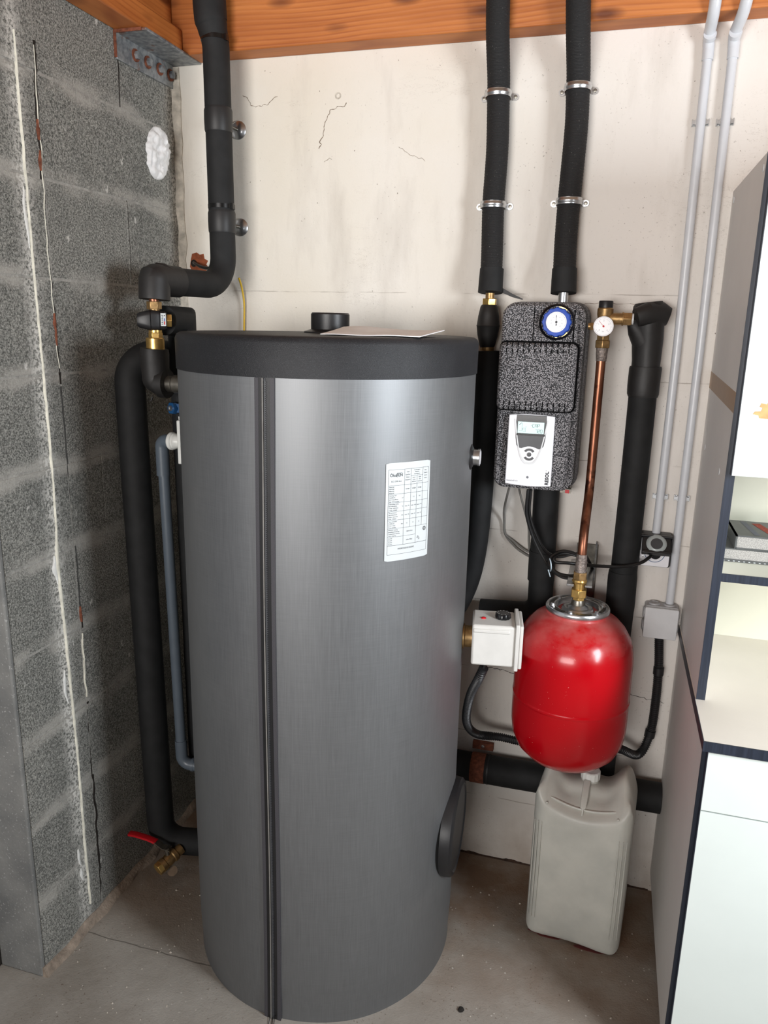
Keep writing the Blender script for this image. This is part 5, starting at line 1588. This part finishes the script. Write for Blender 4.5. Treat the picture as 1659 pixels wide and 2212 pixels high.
part('tape_residue', MB().prism(o, (CX + .030, 0, 1.3965), X3, Z3, -Y3, .4413, .4421), 'tan_residue', dr, label='torn tan patch left by tape')
part('packing_tape', MB().prism([(-.420, 1.402), (-.001, 1.420), (-.001, 1.459), (-.420, 1.441)], (CX, 0, 0), Y3, Z3, -X3, 0, .0004), 'brown_tape', hu, label='strip of brown packing tape')
for y, z in ((-.030, 1.838), (-.395, 1.838), (-.060, 1.285), (-.335, 1.275)):
    part('screw_cap', MB().lathe([(0, 0), (.007, 0), (.0065, .0012), (0, .0016)], (CX, y, z), (-1, 0, 0), 18), 'white_lip', hu)
b = thing('book', 'thick dark book with silvery page edges lying on the hutch shelf, lower of two', 'book', (1.56, -.24, 1.081))
part('back_cover', MB().box(1.4385, 1.66, -.312, -.140, 1.0803, 1.0855), 'book_cover', b)
part('pages', MB().box(1.4395, 1.655, -.307, -.140, 1.0855, 1.1065), 'book_pages', b)
part('front_cover', MB().box(1.4385, 1.66, -.309, -.140, 1.1065, 1.1090), 'book_cover', b)
m = MB()
for k in range(22):
    m.box(1.442 + k * .0100, 1.4455 + k * .0100, -.3127, -.311, 1.0820, 1.0832)
part('cover_print', m, 'label', b)
b = thing('book', 'smaller dark book with reddish cover print lying on top of the thicker book', 'book', (1.57, -.24, 1.109))
part('back_cover', MB().box(1.474, 1.64, -.310, -.170, 1.1092, 1.1115), 'book_cover', b)
part('pages', MB().box(1.476, 1.635, -.307, -.172, 1.1115, 1.1355), 'book_pages', b)
part('spine', MB().box(1.472, 1.4755, -.310, -.170, 1.1092, 1.1385), 'book_cover', b)
fcv = part('front_cover', MB().box(1.472, 1.64, -.310, -.170, 1.1356, 1.1385), 'book_cover', b)
m = MB()
put_line(m, 1.515, -.300, 1.503, -.180, .012, lambda u, v: (u, v, 1.1388))
part('cover_band', m, 'ink_grey', fcv)
m = MB()
put_line(m, 1.552, -.295, 1.528, -.190, .018, lambda u, v: (u, v, 1.1388))
part('cover_band', m, 'red_crumb', fcv, label='reddish band')

# ------------------------------------------------------------------ filler blob on the block wall
rings = []
rows_ = 40
for i in range(rows_ + 1):
    q = -1 + 2 * i / rows_
    z = 1.972 + .066 * q
    hw = .052 * math.sqrt(max(0.02, 1 - abs(q) ** 2.4)) * (1 + .22 * mnoise.noise(Vector((2, 0, z * 30))) + .12 * mnoise.noise(Vector((7, 0, z * 90))))
    row = []
    for k in range(31):
        s = -1 + 2 * k / 30
        y = -.094 + hw * s + .008 * q
        h = .016 * math.sqrt(max(0, 1 - abs(s) ** 3)) * math.sqrt(max(0.0, 1 - abs(q) ** 4)) * (1 + .8 * mnoise.noise(Vector((0, y * 60, z * 26))) + .5 * mnoise.noise(Vector((3, y * 120, z * 70))))
        row.append((max(h, -.002) - (.002 if abs(s) > .97 else 0), y, z))
    rings.append(row + [(-.003, p[1], p[2]) for p in row[::-1]])
single('filler_patch', MB().loft(rings), 'foam_white', 'rough patch of white filler closing a hole in the block wall', 'filler', (0, -.094, 1.972), angle=70)

# ------------------------------------------------------------------ crumbs on the floor
random.seed(21)


def chip(name, x, y, r, mat, label, flat=.6):
    m = MB()
    vs = []
    nn = 7
    rg = []
    for hq, sc1 in ((0, .9), (.5, 1.0), (1.0, .55)):
        rg.append([(x + r * sc1 * math.cos(2 * PI * k / nn) * random.uniform(.7, 1.2), y + r * sc1 * math.sin(2 * PI * k / nn) * random.uniform(.7, 1.2), .0002 + r * flat * hq * random.uniform(.8, 1.2) if hq else .0002) for k in range(nn)])
    m.loft(rg)
    return single(name, m, mat, label, 'crumb', (x, y, 0), angle=50)


chip('brick_crumb', .990, -.615, .0065, 'red_crumb', 'reddish crumb lying on the floor right of the tank foot', .7)
chip('dark_crumb', .985, -.548, .0080, 'dark_crumb', 'dark crumb lying on the floor behind the reddish crumb', .8)
chip('dark_sliver', .904, -.640, .0050, 'dark_crumb', 'tiny dark sliver lying close to the front foot of the tank', .5)
m = MB()
for k in range(120):
    side = random.random()
    if side < .42:
        x, y = random.uniform(.02, .34), random.uniform(-.95, -.40)
    else:
        x, y = random.uniform(.86, 1.42), random.uniform(-.95, -.12)
    if (x - TX) ** 2 + (y - TY) ** 2 < (TR + .01) ** 2 or (1.08 < x < 1.35 and -.31 < y):
        continue
    r = random.choice((.0010, .0013, .0016, .0024)) * random.uniform(.8, 1.3)
    rg = [[(x + r * s * math.cos(2 * PI * q / 5) * random.uniform(.7, 1.3), y + r * s * math.sin(2 * PI * q / 5), .0001 + h * r) for q in range(5)] for s, h in ((1, 0), (.7, .7))]
    m.loft(rg)
o = single('floor_grit', m, 'debris', 'fine pale grit scattered over the concrete floor', 'grit', (.9, -.6, 0))
o['kind'] = 'stuff'
